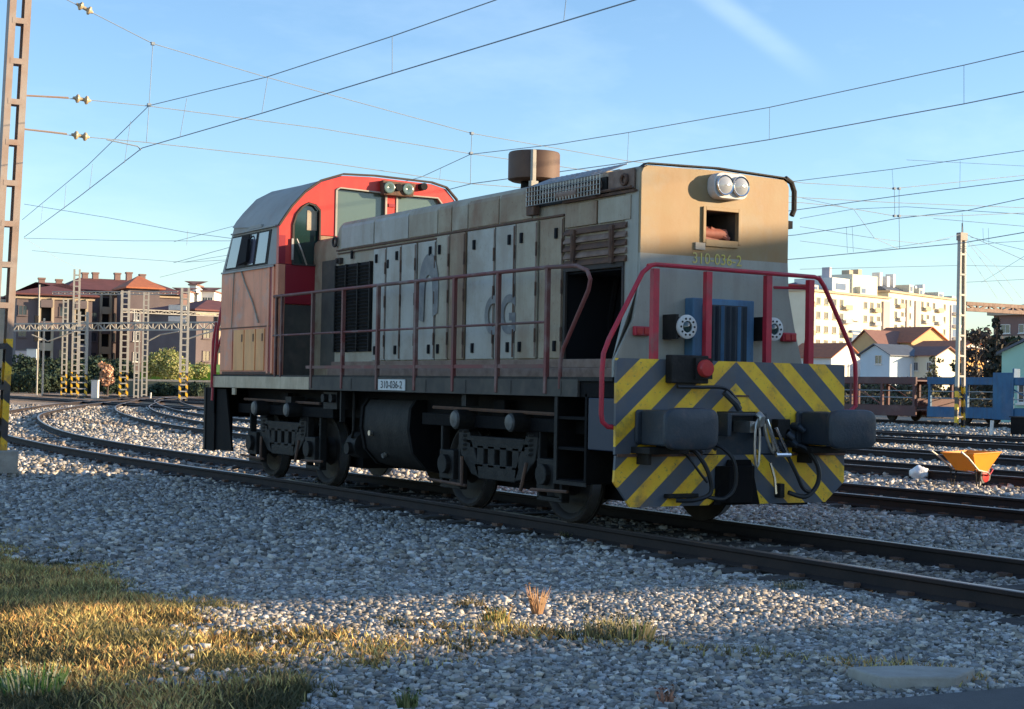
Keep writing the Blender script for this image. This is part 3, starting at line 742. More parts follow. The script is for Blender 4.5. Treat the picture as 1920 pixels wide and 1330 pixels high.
# louvred grille at the cab end
b = MB(); b.box(-0.935, -0.915, 6.36, 7.47, 1.82, 3.00)
g = part(b, 'radiator_grille', M['interior'])
b = MB()
for y0, y1 in ((6.40, 6.72), (6.76, 7.10), (7.14, 7.44)):
    z = 1.85
    while z < 2.96:
        b.add([(-0.937, y0, z), (-0.937, y1, z), (-0.962, y1, z + 0.026), (-0.962, y0, z + 0.026), (-0.937, y0, z + 0.036), (-0.937, y1, z + 0.036)], [(0, 1, 2, 3), (3, 2, 5, 4)])
        z += 0.047
part(b, 'louvre_blades', M['black2'], g, kind='stuff')
b = MB()
for y in (6.37, 6.74, 7.12, 7.46): b.box(-0.968, -0.936, y - 0.014, y + 0.014, 1.82, 3.00)
part(b, 'grille_frame', M['black2'], g)

# rusty shutter bars, panel and vents above the open doorway
for i, z in enumerate((2.67, 2.75, 2.83, 2.91, 3.00)):
    b = MB(); b.prism([(-0.965, z - 0.02), (-0.965, z), (-0.93, z + 0.045), (-0.925, z + 0.045), (-0.925, z - 0.02)], 'y', 0.56, 1.69)
    part(b, 'shutter_slat', M['rust_light'] if i % 2 else M['rust'])
for i, y in enumerate((0.78, 1.48)):
    b = MB(); b.box(-0.99, -0.96, y - 0.03, y + 0.03, 2.64, 3.02); b.cyl((-0.985, y, 2.7), (-0.985, y, 2.98), 0.02, 8)
    part(b, 'shutter_hinge', M['rust'])
b = MB(); b.box(-0.945, -0.925, 1.10, 1.69, 3.06, 3.30); part(b, 'upper_panel', M['cream_rust'], bevel=0.004)
b = MB(); b.box(-0.945, -0.925, 0.50, 1.07, 3.06, 3.30); part(b, 'upper_panel', M['cream'], bevel=0.004)
b = MB(); b.box(-0.965, -0.925, 0.42, 1.72, 3.32, 3.345); b.tube([(-0.98, 0.45, 3.37), (-0.98, 1.7, 3.37)], 0.016); part(b, 'drip_strip', M['rust'])
b = MB(); b.box(-0.942, -0.925, 0.45, 0.90, 3.36, 3.56); part(b, 'upper_panel', M['rust_light'], bevel=0.004)

# silencer and pipes under a wire guard at the roof edge
b = MB(); b.box(-0.95, -0.915, 0.92, 2.33, 3.33, 3.52); part(b, 'guard_recess', M['black2'])
b = MB(); b.cyl((-0.96, 1.0, 3.45), (-0.96, 2.1, 3.45), 0.035, 10); b.cyl((-0.99, 1.35, 3.40), (-0.99, 1.75, 3.40), 0.05, 10)
part(b, 'air_pipe', M['rust_light'], smooth=True)
b = MB(); b.box(-1.02, -0.94, 2.20, 2.36, 3.24, 3.56); b.box(-1.02, -0.95, 1.0, 1.10, 3.34, 3.50)
part(b, 'guard_bracket', M['rust'], bevel=0.01)
b = MB()
def gpt(t):     # guard section: up the side, then curving over the roof
    if t < 0.5: return (-1.03, 3.34 + 0.40 * t)
    a = (t - 0.5) * 2 * R(90); return (-1.03 + 0.33 * math.sin(a) + 0.0, 3.54 + 0.13 * math.sin(a) * 1.0)
for i in range(26):
    y = 0.92 + 1.42 * i / 25; b.tube([(gpt(t)[0], y, gpt(t)[1]) for t in (0, .25, .5, .6, .75, .9, 1.0)], 0.0045, 4)
for t in (0.0, .12, .25, .37, .5, .6, .7, .8, .9, 1.0):
    x, z = gpt(t); b.tube([(x, 0.92, z), (x, 2.34, z)], 0.006, 4)
for i in range(14):
    y = 0.92 + 1.30 * i / 13; b.tube([(gpt(t)[0], y + 0.12 * t, gpt(t)[1] + 0.004) for t in (.5, .6, .75, .9, 1.0)], 0.006, 4)
part(b, 'wire_guard', M['steel'], kind='stuff')

def ring(name, c, axis, r, rr, m, parent=None):
    b = MB(); c = Vector(c); d = Vector(axis).normalized(); a = d.cross(Vector((0, 0, 1))).normalized(); e = d.cross(a); n, k = 18, 7; v = []
    for i in range(n):
        t = 2 * math.pi * i / n; q = a * math.cos(t) + e * math.sin(t)
        for j in range(k):
            u = 2 * math.pi * j / k; v.append(tuple(c + q * (r + rr * math.cos(u)) + d * rr * math.sin(u)))
    b.add(v, [(i * k + j, ((i + 1) % n) * k + j, ((i + 1) % n) * k + (j + 1) % k, i * k + (j + 1) % k) for i in range(n) for j in range(k)])
    return part(b, name, m, parent, smooth=True)
ring('lifting_eye', (-0.96, 0.60, 3.455), (1, 0, 0), 0.050, 0.016, M['rust'])
ring('lifting_eye', (-0.95, 7.52, 3.33), (1, 0, 0), 0.060, 0.018, M['seam'])
b = MB(); b.box(-0.97, -0.92, 7.30, 7.44, 3.02, 3.10); b.cyl((-0.97, 7.37, 3.06), (-1.0, 7.37, 3.06), 0.03, 10)
part(b, 'door_catch', M['seam'])

# ---- hood front --------------------------------------------------
b = MB()
yF0, yF1 = 0.34, 0.375
# front skin with the recessed window left open: strips around x -0.14..0.26, z 2.90..3.18
W = (-0.15, 0.26, 2.90, 3.19)
ztop = 3.585
def fstrip(poly, mi=0): b.prism(poly, 'y', yF0, yF1, mi)
fstrip([(-0.93, 2.72), (W[0], 2.72), (W[0], 3.59), (-0.86, 3.575), (-0.905, 3.55), (-0.93, 3.50)])
fstrip([(W[1], 2.72), (0.93, 2.72), (0.93, 3.50), (0.905, 3.55), (0.86, 3.575), (W[1], 3.59)])
fstrip([(W[0], 2.72), (W[1], 2.72), (W[1], W[2]), (W[0], W[2])])
fstrip([(W[0], W[3]), (W[1], W[3]), (W[1], 3.59), (0.05, 3.6), (W[0], 3.59)])
part(b, 'front_panel', M['front'])  # warm sunlit tone put into the colour above the shadow edge
b = MB()
b.prism([(-0.93, 2.72), (-0.93, 2.40), (-1.00, 2.06), (-1.22, 1.66), (-1.22, 1.5), (1.15, 1.5), (1.15, 1.66), (1.03, 2.06), (0.95, 2.40), (0.93, 2.72)], 'y', yF0, yF1)
b.loft([[(-0.93, yF1, 2.72), (-0.93, 0.45, 2.72), (-0.9, 0.45, 2.72)], [(-0.93, yF1, 2.4), (-0.93, 0.55, 2.4), (-0.9, 0.55, 2.4)], [(-1.22, yF1, 1.66), (-0.95, 0.62, 1.66), (-0.9, 0.60, 1.66)], [(-1.22, yF1, 1.5), (-0.95, 0.62, 1.5), (-0.9, 0.6, 1.5)]])
part(b, 'front_panel', M['front_grey'])  # shade put into the colour: greyer below the shadow edge
b = MB(); b.box(-0.934, -0.92, 0.376, 0.60, 1.70, 3.32); part(b, 'corner_panel', M['front_grey'])
# inner box of the window
b = MB()
b.box(W[0] - .02, W[0], yF1, 1.00, W[2] - .02, W[3] + .02); b.box(W[1], W[1] + .02, yF1, 1.00, W[2] - .02, W[3] + .02)
b.box(W[0] - .02, W[1] + .02, 1.00, 1.02, W[2] - .02, W[3] + .02); b.box(W[0], W[1], yF1, 1.00, W[3], W[3] + .02); b.box(W[0], W[1], yF1, 1.00, W[2] - .02, W[2])
part(b, 'window_recess', M['sill_dark'])
b = MB(); b.box(-0.12, 0.22, 0.42, 0.60, 2.90, 2.97); b.cyl((-0.12, 0.47, 2.97), (0.18, 0.44, 2.97), 0.06, 12); b.tube([(0.0, .45, 3.02), (0.12, .42, 2.96), (0.2, .40, 2.92)], 0.03, 8); b.cyl((-.1, .5, 3.03), (.05, .5, 3.03), 0.02, 8)
part(b, 'rusty_lamp_socket', mat('rusty_red_casting', (0.40, 0.13, 0.08), .6, c2=(0.22, 0.07, 0.05), scale=14), smooth=True)
b = MB()
for x0, x1, z0, z1 in ((W[0] - .035, W[0], W[2] - .035, W[3] + .035), (W[1], W[1] + .035, W[2] - .035, W[3] + .035), (W[0], W[1], W[3], W[3] + .035), (W[0], W[1], W[2] - .07, W[2])):
    b.box(x0, x1, 0.318, 0.338, z0, z1)
part(b, 'window_frame', M['front'], bevel=0.004)
text_part('310-036-2', 0.155, M['number_yellow'], loco, 'number_lettering', (0.01, 0.336, 2.70), (1, 0, 0), (0, 0, 1), thick=0.002, squeeze=0.98)
# dark gutter pipe over the far front corner
b = MB(); b.tube([(0.90, 0.36, 3.60), (0.99, 0.37, 3.56), (1.03, 0.37, 3.47), (1.03, 0.37, 3.28), (1.0, 0.37, 3.22)], 0.028, 8); part(b, 'grab_iron', M['black2'], smooth=True)
b = MB(); b.box(0.93, 0.99, 0.34, 0.42, 3.08, 3.16); part(b, 'bracket', M['interior'])
b = MB(); b.prism([(-0.925, 3.56), (-0.86, 3.605), (0, 3.632), (0.86, 3.605), (0.925, 3.56), (0.86, 3.592), (0, 3.618), (-0.86, 3.592)], 'y', 0.325, 0.41); part(b, 'roof_lip', M['black2'])

# twin headlight
b = MB()
def rrect(cx, cz, hw, hz, r, n=5):
    p = []
    for sx, sz, a0 in ((1, 1, 0), (-1, 1, 90), (-1, -1, 180), (1, -1, 270)):
        for i in range(n + 1):
            a = R(a0 + 90 * i / n); p.append((cx + sx * (hw - r) + r * math.cos(a), cz + sz * (hz - r) + r * math.sin(a)))
    return p
HL = (0.085, 3.437)
b.prism(rrect(HL[0], HL[1], 0.215, 0.128, 0.10), 'y', 0.22, 0.34)
hl = part(b, 'headlight_housing', M['white'], smooth=True, angle=40, bevel=0.006)
for s in (-1, 1):
    cx = HL[0] + s * 0.100
    b = MB(); b.disc_stack((cx, 0.20, HL[1]), (0, -1, 0), [(0, 0.104), (0.012, 0.104), (0.020, 0.098), (0.016, 0.088), (-0.04, 0.04)], 24)
    h = part(b, 'headlight', M['chrome'], hl, smooth=True, angle=50)
    b = MB(); b.disc_stack((cx, 0.188, HL[1]), (0, -1, 0), [(0, 0.088), (0.012, 0.06), (0.018, 0.0)], 20)
    # glass sits in the rim: sub-part of the housing
    part(b, 'lens', M['lens'], hl, smooth=True)
b = MB(); b.box(HL[0] - .36, HL[0] - .24, 0.32, 0.34, 2.79, 2.86)
part(b, 'cable', M['front_grey'])

# ditch lights with white rims
for cx, cz in ((-0.53, 2.005), (0.56, 2.02)):
    b = MB(); b.cyl((cx, 0.34, cz), (cx, 0.12, cz), 0.10, 20); b.box(cx - .12, cx - .09, 0.12, 0.34, cz - .12, cz + .12)
    dl = part(b, 'marker_light', M['black2'], smooth=True, angle=40)
    b = MB(); b.disc_stack((cx, 0.12, cz), (0, -1, 0), [(0, 0.118), (0.02, 0.118), (0.03, 0.105), (0.028, 0.058), (0.0, 0.056)], 26)
    rim = part(b, 'rim', M['white'], dl, smooth=True, angle=50)
    b = MB()
    for k in range(10):
        a = 2 * math.pi * k / 10; b.disc_stack((cx + .081 * math.cos(a), 0.092, cz + .081 * math.sin(a)), (0, -1, 0), [(0, .011), (.006, .011)], 8)
    part(b, 'rim_hole', M['black2'], dl)
    b = MB(); b.disc_stack((cx, 0.11, cz), (0, -1, 0), [(0, 0.065), (0.012, 0.045), (0.018, 0.0)], 16); part(b, 'lens', M['glass_dark'], dl, smooth=True)
for cx in (-0.92, 0.93):
    b = MB(); b.box(cx - .09, cx + .09, 0.285, 0.34, 1.91, 2.0); tl = part(b, 'tail_light', M['rail_red'], bevel=0.008)
    b = MB(); b.box(cx - .07, cx - .012, 0.275, 0.2849, 1.925, 1.985); b.box(cx + .012, cx + .07, 0.275, 0.2849, 1.925, 1.985); part(b, 'lens', M['lens_red'], tl, bevel=0.003)

# blue radiator cover with vertical slats
b = MB(); b.box(-0.385, 0.385, 0.20, 0.34, 1.60, 2.30)
rc = part(b, 'radiator_cover', M['blue'], bevel=0.012)
b = MB(); b.box(-0.27, 0.28, 0.185, 0.1999, 1.63, 2.24); part(b, 'radiator_core', M['blue_slat'], rc)
for i in range(8):
    x = -0.26 + i * 0.070
    b = MB(); b.prism([(x, 0.1845), (x + 0.02, 0.155), (x + 0.034, 0.1845)], 'z', 1.64, 2.23); part(b, 'slat', M['blue_slat'] if i % 3 else M['blue'], rc)
# red handrail at the front
RY = 0.06
posts = [(-0.955, 2.545), (-0.32, 2.55), (0.435, 2.55), (0.99, 2.535)]
for x, zt in posts:
    b = MB(); w, d_ = 0.034, 0.03
    b.prism([(x - w, RY - d_), (x + w, RY - d_), (x + w, RY + d_), (x + w - .012, RY + d_), (x + w - .012, RY - d_ + .012), (x - w + .012, RY - d_ + .012), (x - w + .012, RY + d_), (x - w, RY + d_)], 'z', 1.66, zt)
    part(b, 'handrail_post', M['rail_red'])
b = MB(); b.tube([(-1.04, RY, 2.565), (-0.95, RY, 2.585), (0, RY, 2.578), (1.05, RY, 2.57), (1.12, RY, 2.55)], 0.022, 8)
part(b, 'handrail', M['rail_red'], smooth=True)
b = MB(); b.tube([(-1.0, RY, 2.575), (-1.10, RY, 2.50), (-1.36, RY + 0.0, 2.05), (-1.47, RY, 1.86), (-1.53, RY, 1.72), (-1.545, RY, 1.55), (-1.545, RY, 1.15), (-1.53, RY, 1.08), (-1.47, RY, 1.035), (-1.38, RY, 1.03)], 0.024, 8)
part(b, 'handrail', M['rail_red'], smooth=True)
b = MB(); b.tube([(1.10, RY, 2.57), (1.18, RY, 2.48), (1.40, RY, 2.12), (1.56, RY, 1.85), (1.62, RY, 1.70), (1.63, RY, 1.50), (1.63, RY, 1.26), (1.55, RY, 1.2), (1.40, RY, 1.2)], 0.024, 8)
part(b, 'handrail', M['rail_red'], smooth=True)
b = MB(); b.tube([(1.40, 0.5, 2.50), (1.02, 0.08, 2.45), (0.6, 0.5, 2.47)], 0.016, 6); b.tube([(1.42, 1.2, 2.56), (1.42, .62, 2.52), (1.42, .5, 2.35), (1.42, .6, 1.9), (1.42, .62, 1.5)], 0.02, 8)
part(b, 'handrail', M['rail_red'], smooth=True)

# ---- chevron plate, buffers and draw gear --------------------------
b = MB()
b.prism([(-1.42, 0.775), (-0.23, 0.775), (-0.23, 0.98), (-0.23, 1.19), (0.28, 1.19), (0.28, 0.775), (1.42, 0.775), (1.42, 1.68), (-1.42, 1.68)], 'y', 0.0, 0.035)
plate = part(b, 'front_plate', M['chevron'])
b = MB(); b.prism([(-1.42, 0.765), (-1.435, 0.52), (-1.24, 0.28), (-0.32, 0.28), (-0.20, 0.36), (0.18, 0.36), (0.24, 0.28), (1.17, 0.28), (1.42, 0.48), (1.42, 0.765)], 'y', -0.012, 0.022)
part(b, 'snow_plough', M['chevron'])
b = MB(); b.box(-1.41, -0.42, -0.03, -0.0125, 0.755, 0.782); b.box(0.5, 1.42, -0.03, -0.0125, 0.755, 0.782); part(b, 'plate_seam', M['rust'])
b = MB(); b.box(-0.02, 0.16, -0.012, -0.001, 1.335, 1.352); part(b, 'bracket', M['rust'])
b = MB()
b.box(-0.22, -0.17, -0.16, 0.0, 0.95, 1.18); b.box(0.22, 0.27, -0.16, 0.0, 0.95, 1.18); b.box(-0.17, 0.22, -0.14, 0.0, 1.15, 1.18); b.box(-0.23, 0.28, 0.036, 0.12, 0.7, 1.2)
part(b, 'draft_pocket', M['buffer'], bevel=0.008)
b = MB()
b.prism([(-0.26, -0.02), (0.24, -0.02), (0.18, -0.05), (0.12, -0.13), (-0.16, -0.13), (-0.22, -0.05)], 'z', 0.30, 0.66)
b.prism([(-0.30, 0.28), (0.28, 0.28), (0.16, 0.72), (-0.12, 0.72)], 'y', -0.06, -0.03)
part(b, 'coupler_guard', M['black'], bevel=0.01)
# hook and screw coupling
b = MB(); b.tube([(0.02, 0.0, 1.05), (0.02, -0.28, 1.05), (0.02, -0.36, 1.08), (0.02, -0.38, 1.14), (0.02, -0.33, 1.17)], 0.035, 8); b.box(-0.02, 0.06, -0.25, 0.0, 0.99, 1.10)
part(b, 'draw_hook', M['steel'], smooth=True, angle=40)
def link_loop(x, y, z, w, h, tilt, r, m, name):
    pts = []
    for i in range(13):
        a = 2 * math.pi * i / 12; pts.append((x + tilt * (z - h / 2 - (z + h / 2 * math.sin(a) - h / 2)) + w * math.cos(a), y, z - h / 2 + h / 2 * math.sin(a)))
    b = MB(); b.tube(pts, r, 7); return part(b, name, m, smooth=True)
link_loop(0.00, -0.34, 1.12, 0.032, 0.46, -0.0, 0.013, M['steel'], 'coupling_link')
link_loop(0.14, -0.35, 1.10, 0.032, 0.30, 0.35, 0.015, M['steel'], 'coupling_link')
b = MB(); b.tube([(0.09, -0.36, 1.12), (0.15, -0.37, 0.98), (0.23, -0.38, 0.80)], 0.020, 7); b.tube([(0.21, -0.36, 1.04), (0.29, -0.37, 0.90), (0.36, -0.38, 0.78)], 0.018, 7); b.tube([(0.2, -0.38, 0.78), (0.38, -0.38, 0.78)], 0.022, 7); b.tube([(0.20, -0.3, 0.70), (0.24, -0.32, 0.55), (0.25, -0.33, 0.40)], 0.014, 6)
part(b, 'coupling_screw', M['chrome'], smooth=True)

for s in (-1, 1):
    cx = s * 0.985; z = 1.035
    b = MB()
    b.prism(rrect(cx, z, 0.225, 0.165, 0.03, 2), 'y', -0.04, 0.0)
    b.box(cx - .175, cx + .175, -0.44, -0.04, z - .165, z + .16)
    bf = part(b, 'buffer', M['buffer'], bevel=0.018)
    b = MB(); hw, hz = 0.305, 0.195
    oct_ = lambda f, y: [(cx + f * px, y, z + f * pz) for px, pz in [(math.copysign(abs(math.cos(q)) ** .42, math.cos(q)) * hw, math.copysign(abs(math.sin(q)) ** .42, math.sin(q)) * hz) for q in [2 * math.pi * (j + .5) / 28 for j in range(28)]]]
    b.loft([oct_(0.97, -0.55), oct_(1.0, -0.565), oct_(1.0, -0.595), oct_(0.95, -0.618), oct_(0.80, -0.634), oct_(0.40, -0.645), oct_(0.08, -0.648)])
    b.cyl((cx, -0.44, z), (cx, -0.56, z), 0.13, 16)
    part(b, 'buffer_head', M['buffer'], bf, smooth=True, angle=32, bevel=0.004)
    b = MB(); b.box(cx - .26, cx + .20, -0.30, 0.0, z - .245, z - .185); b.box(cx - .20, cx - .16, -0.2, 0, z - .35, z - .245)
    part(b, 'buffer_step', M['black2'], bf, bevel=0.006)

def hose(pts, r=0.022, m=None, name='brake_hose'):
    P = [Vector(p) for p in pts]; out = []
    for i in range(len(P) - 1):
        p0, p1, p2, p3 = P[max(i - 1, 0)], P[i], P[i + 1], P[min(i + 2, len(P) - 1)]
        for k in range(6):
            t = k / 6; out.append(0.5 * ((2 * p1) + (-p0 + p2) * t + (2 * p0 - 5 * p1 + 4 * p2 - p3) * t * t + (-p0 + 3 * p1 - 3 * p2 + p3) * t ** 3))
    out.append(P[-1]); b = MB(); b.tube(out, r, 7); return part(b, name, m or M['rubber'], smooth=True)
hose([(-0.62, -0.02, 0.82), (-0.60, -0.16, 0.80), (-0.50, -0.22, 0.62), (-0.46, -0.22, 0.42), (-0.62, -0.2, 0.35), (-0.78, -0.1, 0.34)])
hose([(-0.42, -0.02, 0.86), (-0.34, -0.18, 0.86), (-0.22, -0.26, 0.72), (-0.20, -0.26, 0.48), (-0.32, -0.24, 0.36), (-0.50, -0.2, 0.38)], 0.02)
hose([(0.62, -0.02, 0.86), (0.72, -0.2, 0.84), (0.84, -0.26, 0.66), (0.84, -0.26, 0.48), (0.70, -0.24, 0.36), (0.52, -0.2, 0.40)], 0.024)
hose([(0.45, -0.02, 0.84), (0.46, -0.2, 0.80), (0.56, -0.26, 0.60), (0.66, -0.26, 0.44), (0.80, -0.24, 0.40)], 0.02)
hose([(-0.66, -0.02, 0.80), (-0.70, -0.2, 0.74), (-0.60, -0.24, 0.60), (-0.52, -0.24, 0.52)], 0.014)
b = MB()
for x, z in ((-0.52, 0.85), (-0.36, 0.88), (0.5, 0.88), (0.66, 0.9), (0.74, 1.05), (0.60, 0.98)): b.cyl((x, -0.0, z), (x, -0.10, z), 0.04, 10); b.cyl((x - .02, -.10, z), (x + .03, -.14, z - .05), 0.028, 8)
part(b, 'hose_valve', M['buffer'], smooth=True, angle=45)
b = MB(); b.box(0.46, 0.62, -0.10, 0.0, 0.94, 1.12); b.box(-0.86, -0.5, -0.09, 0, 0.36, 0.40); b.box(0.5, 0.56, -0.1, 0, 0.34, 0.48); part(b, 'valve_box', M['black2'], bevel=0.008)
# jumper box with red cover and its cable
b = MB(); b.box(-0.86, -0.42, -0.11, 0.0, 1.455, 1.725); jb = part(b, 'jumper_box', M['black2'], bevel=0.012)
b = MB(); b.disc_stack((-0.50, -0.11, 1.60), (0, -1, 0), [(0, 0.085), (0.07, 0.085), (0.09, 0.072), (0.092, 0.0)], 20); part(b, 'socket_cover', M['lens_red'], jb, smooth=True, angle=40)
b = MB(); b.box(-0.60, -0.40, -0.14, -0.111, 1.50, 1.70); part(b, 'socket_frame', M['black2'], jb)
hose([(-0.80, -0.12, 1.42), (-0.55, -0.13, 1.42), (-0.25, -0.12, 1.42), (-0.12, -0.12, 1.34), (-0.05, -0.12, 1.26)], 0.018, name='jumper_cable')
b = MB(); b.tube([(-0.22, -0.10, 1.38), (-0.10, -0.13, 1.27), (-0.04, -0.10, 1.22)], 0.035, 8); part(b, 'jumper_plug', M['buffer'], smooth=True)

# ---- exhaust drum --------------------------------------------------
c = (0.0, 3.88)
b = MB(); b.disc_stack((c[0], c[1], 3.855), (0, 0, 1), [(0, 0.27), (0.02, 0.31), (0.325, 0.31), (0.345, 0.30), (0.32, 0.27), (0.26, 0.0)], 36)
ex = part(b, 'exhaust_drum', mat('heat_browned_drum', (0.15, 0.08, 0.045), .65, c2=(0.07, 0.04, 0.026), scale=3, amt=.8, streak=(0.10, 0.06, 0.05), streak_amt=.5), smooth=True, angle=40)
b = MB(); b.cyl((c[0] + .05, c[1] + .1, 3.58), (c[0] + .02, c[1] + .02, 3.86), 0.16, 18); b.box(-0.30, 0.34, 3.55, 4.3, 3.60, 3.65); part(b, 'exhaust_neck', M['black'], ex, smooth=True, angle=40)
b = MB(); b.box(-0.205, -0.155, c[1] - 0.305, c[1] - 0.255, 3.80, 4.19); b.box(-0.23, -0.13, c[1] - 0.32, c[1] - 0.26, 3.62, 3.82); part(b, 'drum_strap', M['front_grey'], ex, bevel=0.004)
b = MB(); b.box(-0.6, 0.6, 1.2, 2.6, 3.61, 3.66); b.box(-0.4, 0.4, 4.9, 5.8, 3.61, 3.67); part(b, 'roof_hatch', M['cream_rust'], bevel=0.01)

# ---- side handrails -------------------------------------------------
py = [1.24, 2.22, 3.19, 4.12, 5.13, 6.15, 7.12]
for i, y in enumerate(py):
    b = MB(); b.box(-1.445, -1.40, y - 0.024, y + 0.024, 1.33, 2.59); part(b, 'handrail_post', M['rail_side'], bevel=0.004)
b = MB(); b.tube([(XS, 8.50, 2.60), (XS, 5, 2.602), (XS, 1.24, 2.60), (XS, 0.72, 2.585), (XS, 0.53, 2.53), (XS, 0.47, 2.44), (XS, 0.50, 2.34), (XS, 0.93, 1.78), (XS, 0.98, 1.66), (XS, 0.985, 1.38)], 0.021, 8)
part(b, 'handrail', M['rail_side'], smooth=True)
b = MB(); b.tube([(XS, 8.5, 2.05), (XS, 1.29, 2.05)], 0.015, 6); part(b, 'handrail', M['rail_side'], smooth=True)
b = MB(); b.box(-1.435, -1.405, 1.25, 7.30, 1.585, 1.625); part(b, 'toe_board', M['rail_side'])
b = MB(); b.box(-1.438, -1.404, 8.18, 8.22, 1.47, 2.62); part(b, 'handrail_post', M['rail_side'])
b = MB(); b.box(-1.438, -1.404, 8.38, 8.42, 1.47, 2.62); part(b, 'handrail_post', M['rail_side'])
b = MB()
for y in (1.24, 2.22, 3.19, 4.12, 5.13, 6.15, 7.12): b.box(1.405, 1.44, y - 0.02, y + 0.02, 1.33, 2.6)
b.tube([(1.42, 8.4, 2.6), (1.42, 1.2, 2.6)], 0.02, 6)
part(b, 'handrail', M['rail_red'])

# ---- cab --------------------------------------------------------------
YC = 8.43
b = MB(); b.box(-1.415, 1.415, YC + 0.04, 10.66, 1.50, 3.06)
part(b, 'cab_lower_body', M['salmon'], bevel=0.02)
# window band, rear wall leaning forward
b = MB()
b.loft([[(-1.412, YC + 0.05, 3.06), (1.412, YC + 0.05, 3.06), (1.412, 10.62, 3.06), (-1.412, 10.62, 3.06)],
        [(-1.40, YC + 0.05, 3.62), (1.40, YC + 0.05, 3.62), (1.40, 10.20, 3.70), (-1.40, 10.20, 3.70)]])
part(b, 'window_band', M['roof_grey'])
RP = [(-1.42, 3.585), (-1.30, 3.77), (-1.23, 3.87), (-1.03, 4.09), (-0.79, 4.27), (-0.46, 4.385), (0.05, 4.405), (0.97, 4.385), (1.22, 4.33), (1.40, 4.16), (1.42, 3.9), (1.42, 3.585)]
RB = [(-1.42, 3.70), (-1.36, 3.80), (-1.26, 3.93), (-1.05, 4.16), (-0.80, 4.30), (-0.46, 4.39), (0.05, 4.405), (0.97, 4.385), (1.22, 4.33), (1.40, 4.16), (1.42, 3.95), (1.42, 3.70)]
b = MB(); b.loft([[(x, YC + 0.045, z) for x, z in RP], [(x, 10.22, z) for x, z in RB]])
part(b, 'cab_roof', M['roof_grey'], smooth=True, angle=28)
b = MB()
inner = [(x * 0.995, z - 0.012) for x, z in RP]
lip = [(x, YC - 0.055, z + 0.012) for x, z in RP[:-1]]; lip2 = [(x, YC - 0.02, z + 0.012) for x, z in RP[:-1]]
for i in range(len(lip) - 1):
    b.bar(lip[i], lip[i + 1], 0.05, 0.024)
part(b, 'roof_edge', M['seam'])
# front bulkhead: red plates round the openings, each with thickness
yb0, yb1 = YC - 0.05, YC + 0.04
b = MB()
def bulk(poly): b.prism(poly, 'y', yb0, yb1)
# outline strips around door window (-1.20..-0.84) and windscreens (-0.56..0.24), (0.40..1.22)
bulk([(-1.415, 3.06), (-1.22, 3.06), (-1.22, 3.62), (-1.17, 3.78), (-1.08, 3.90), (-1.10, 4.00), (-1.23, 3.855), (-1.30, 3.755), (-1.415, 3.58)])
bulk([(-1.10, 4.00), (-1.08, 3.90), (-0.98, 3.955), (-0.86, 3.93), (-0.79, 3.86), (-0.56, 3.90), (-0.56, 4.17), (-0.50, 4.20), (-0.46, 4.37), (-0.79, 4.255), (-1.03, 4.075)])
bulk([(-0.79, 3.86), (-0.79, 3.50), (-0.56, 3.50), (-0.56, 3.90)])
bulk([(-0.46, 4.37), (-0.50, 4.20), (0.24, 4.18), (0.40, 4.18), (1.08, 4.18), (1.16, 4.10), (1.38, 4.14), (1.21, 4.315), (0.97, 4.37), (0.05, 4.39)])
bulk([(0.24, 4.18), (0.24, 3.45), (0.40, 3.45), (0.40, 4.18)])
bulk([(1.16, 4.10), (1.16, 3.4), (1.41, 3.4), (1.41, 3.9), (1.38, 4.14)])
part(b, 'cab_front', M['bright_red'])
b = MB(); b.prism([(-1.42, 3.06), (-1.32, 3.06), (-1.32, 3.46), (-1.42, 3.46)], 'y', yb0 - 0.008, yb0 - 0.001)
part(b, 'cab_corner', M['dark_red'])  # dark overlay below the hood's shadow edge, a painted shade
b = MB(); b.prism([(-0.57, 3.48), (0.25, 3.40), (0.25, 4.19), (-0.50, 4.21), (-0.57, 4.17)], 'y', YC + 0.012, YC + 0.02); part(b, 'windscreen', M['glass_cab'])
b = MB(); b.prism([(0.39, 3.40), (1.17, 3.40), (1.17, 4.11), (1.08, 4.19), (0.39, 4.19)], 'y', YC + 0.012, YC + 0.02); part(b, 'windscreen', M['glass_cab'])
b = MB()
for p0, p1 in (((-0.553, 3.5), (-0.553, 4.165)), ((-0.553, 4.165), (-0.50, 4.195)), ((-0.50, 4.195), (0.232, 4.175)), ((0.232, 4.175), (0.232, 3.45)), ((0.408, 3.45), (0.408, 4.172)), ((0.408, 4.172), (1.08, 4.172)), ((1.08, 4.172), (1.152, 4.09))):
    b.bar((p0[0], yb0 - 0.004, p0[1]), (p1[0], yb0 - 0.004, p1[1]), 0.03, 0.018)
part(b, 'window_seal', M['front_grey'])
b = MB(); b.prism([(-1.21, 3.0), (-0.80, 3.0), (-0.80, 3.90), (-0.98, 3.96), (-1.12, 3.92), (-1.21, 3.80)], 'y', YC + 0.0, YC + 0.03); dg = part(b, 'door_window', M['glass_dark'])
b = MB()
dpts = [(-1.205, 3.06), (-1.205, 3.62), (-1.16, 3.77), (-1.07, 3.88), (-0.98, 3.935), (-0.875, 3.91), (-0.805, 3.84), (-0.80, 3.06), (-1.205, 3.06)]
for p0, p1 in zip(dpts[:-1], dpts[1:]): b.bar((p0[0], yb0 - 0.006, p0[1]), (p1[0], yb0 - 0.006, p1[1]), 0.03, 0.022)
part(b, 'window_seal', M['seam'])
b = MB(); b.box(-0.98, -0.83, YC - 0.008, YC - 0.001, 3.56, 3.84); part(b, 'cab_notice', M['cream'])
b = MB(); b.tube([(-1.16, yb0 - .02, 3.42), (-1.08, yb0 - .03, 3.25), (-1.0, yb0 - .02, 3.06)], 0.012, 6); b.box(-1.235, -1.205, yb0 - .03, yb0 - 0.01, 3.12, 3.42); part(b, 'door_pull', M['steel'])
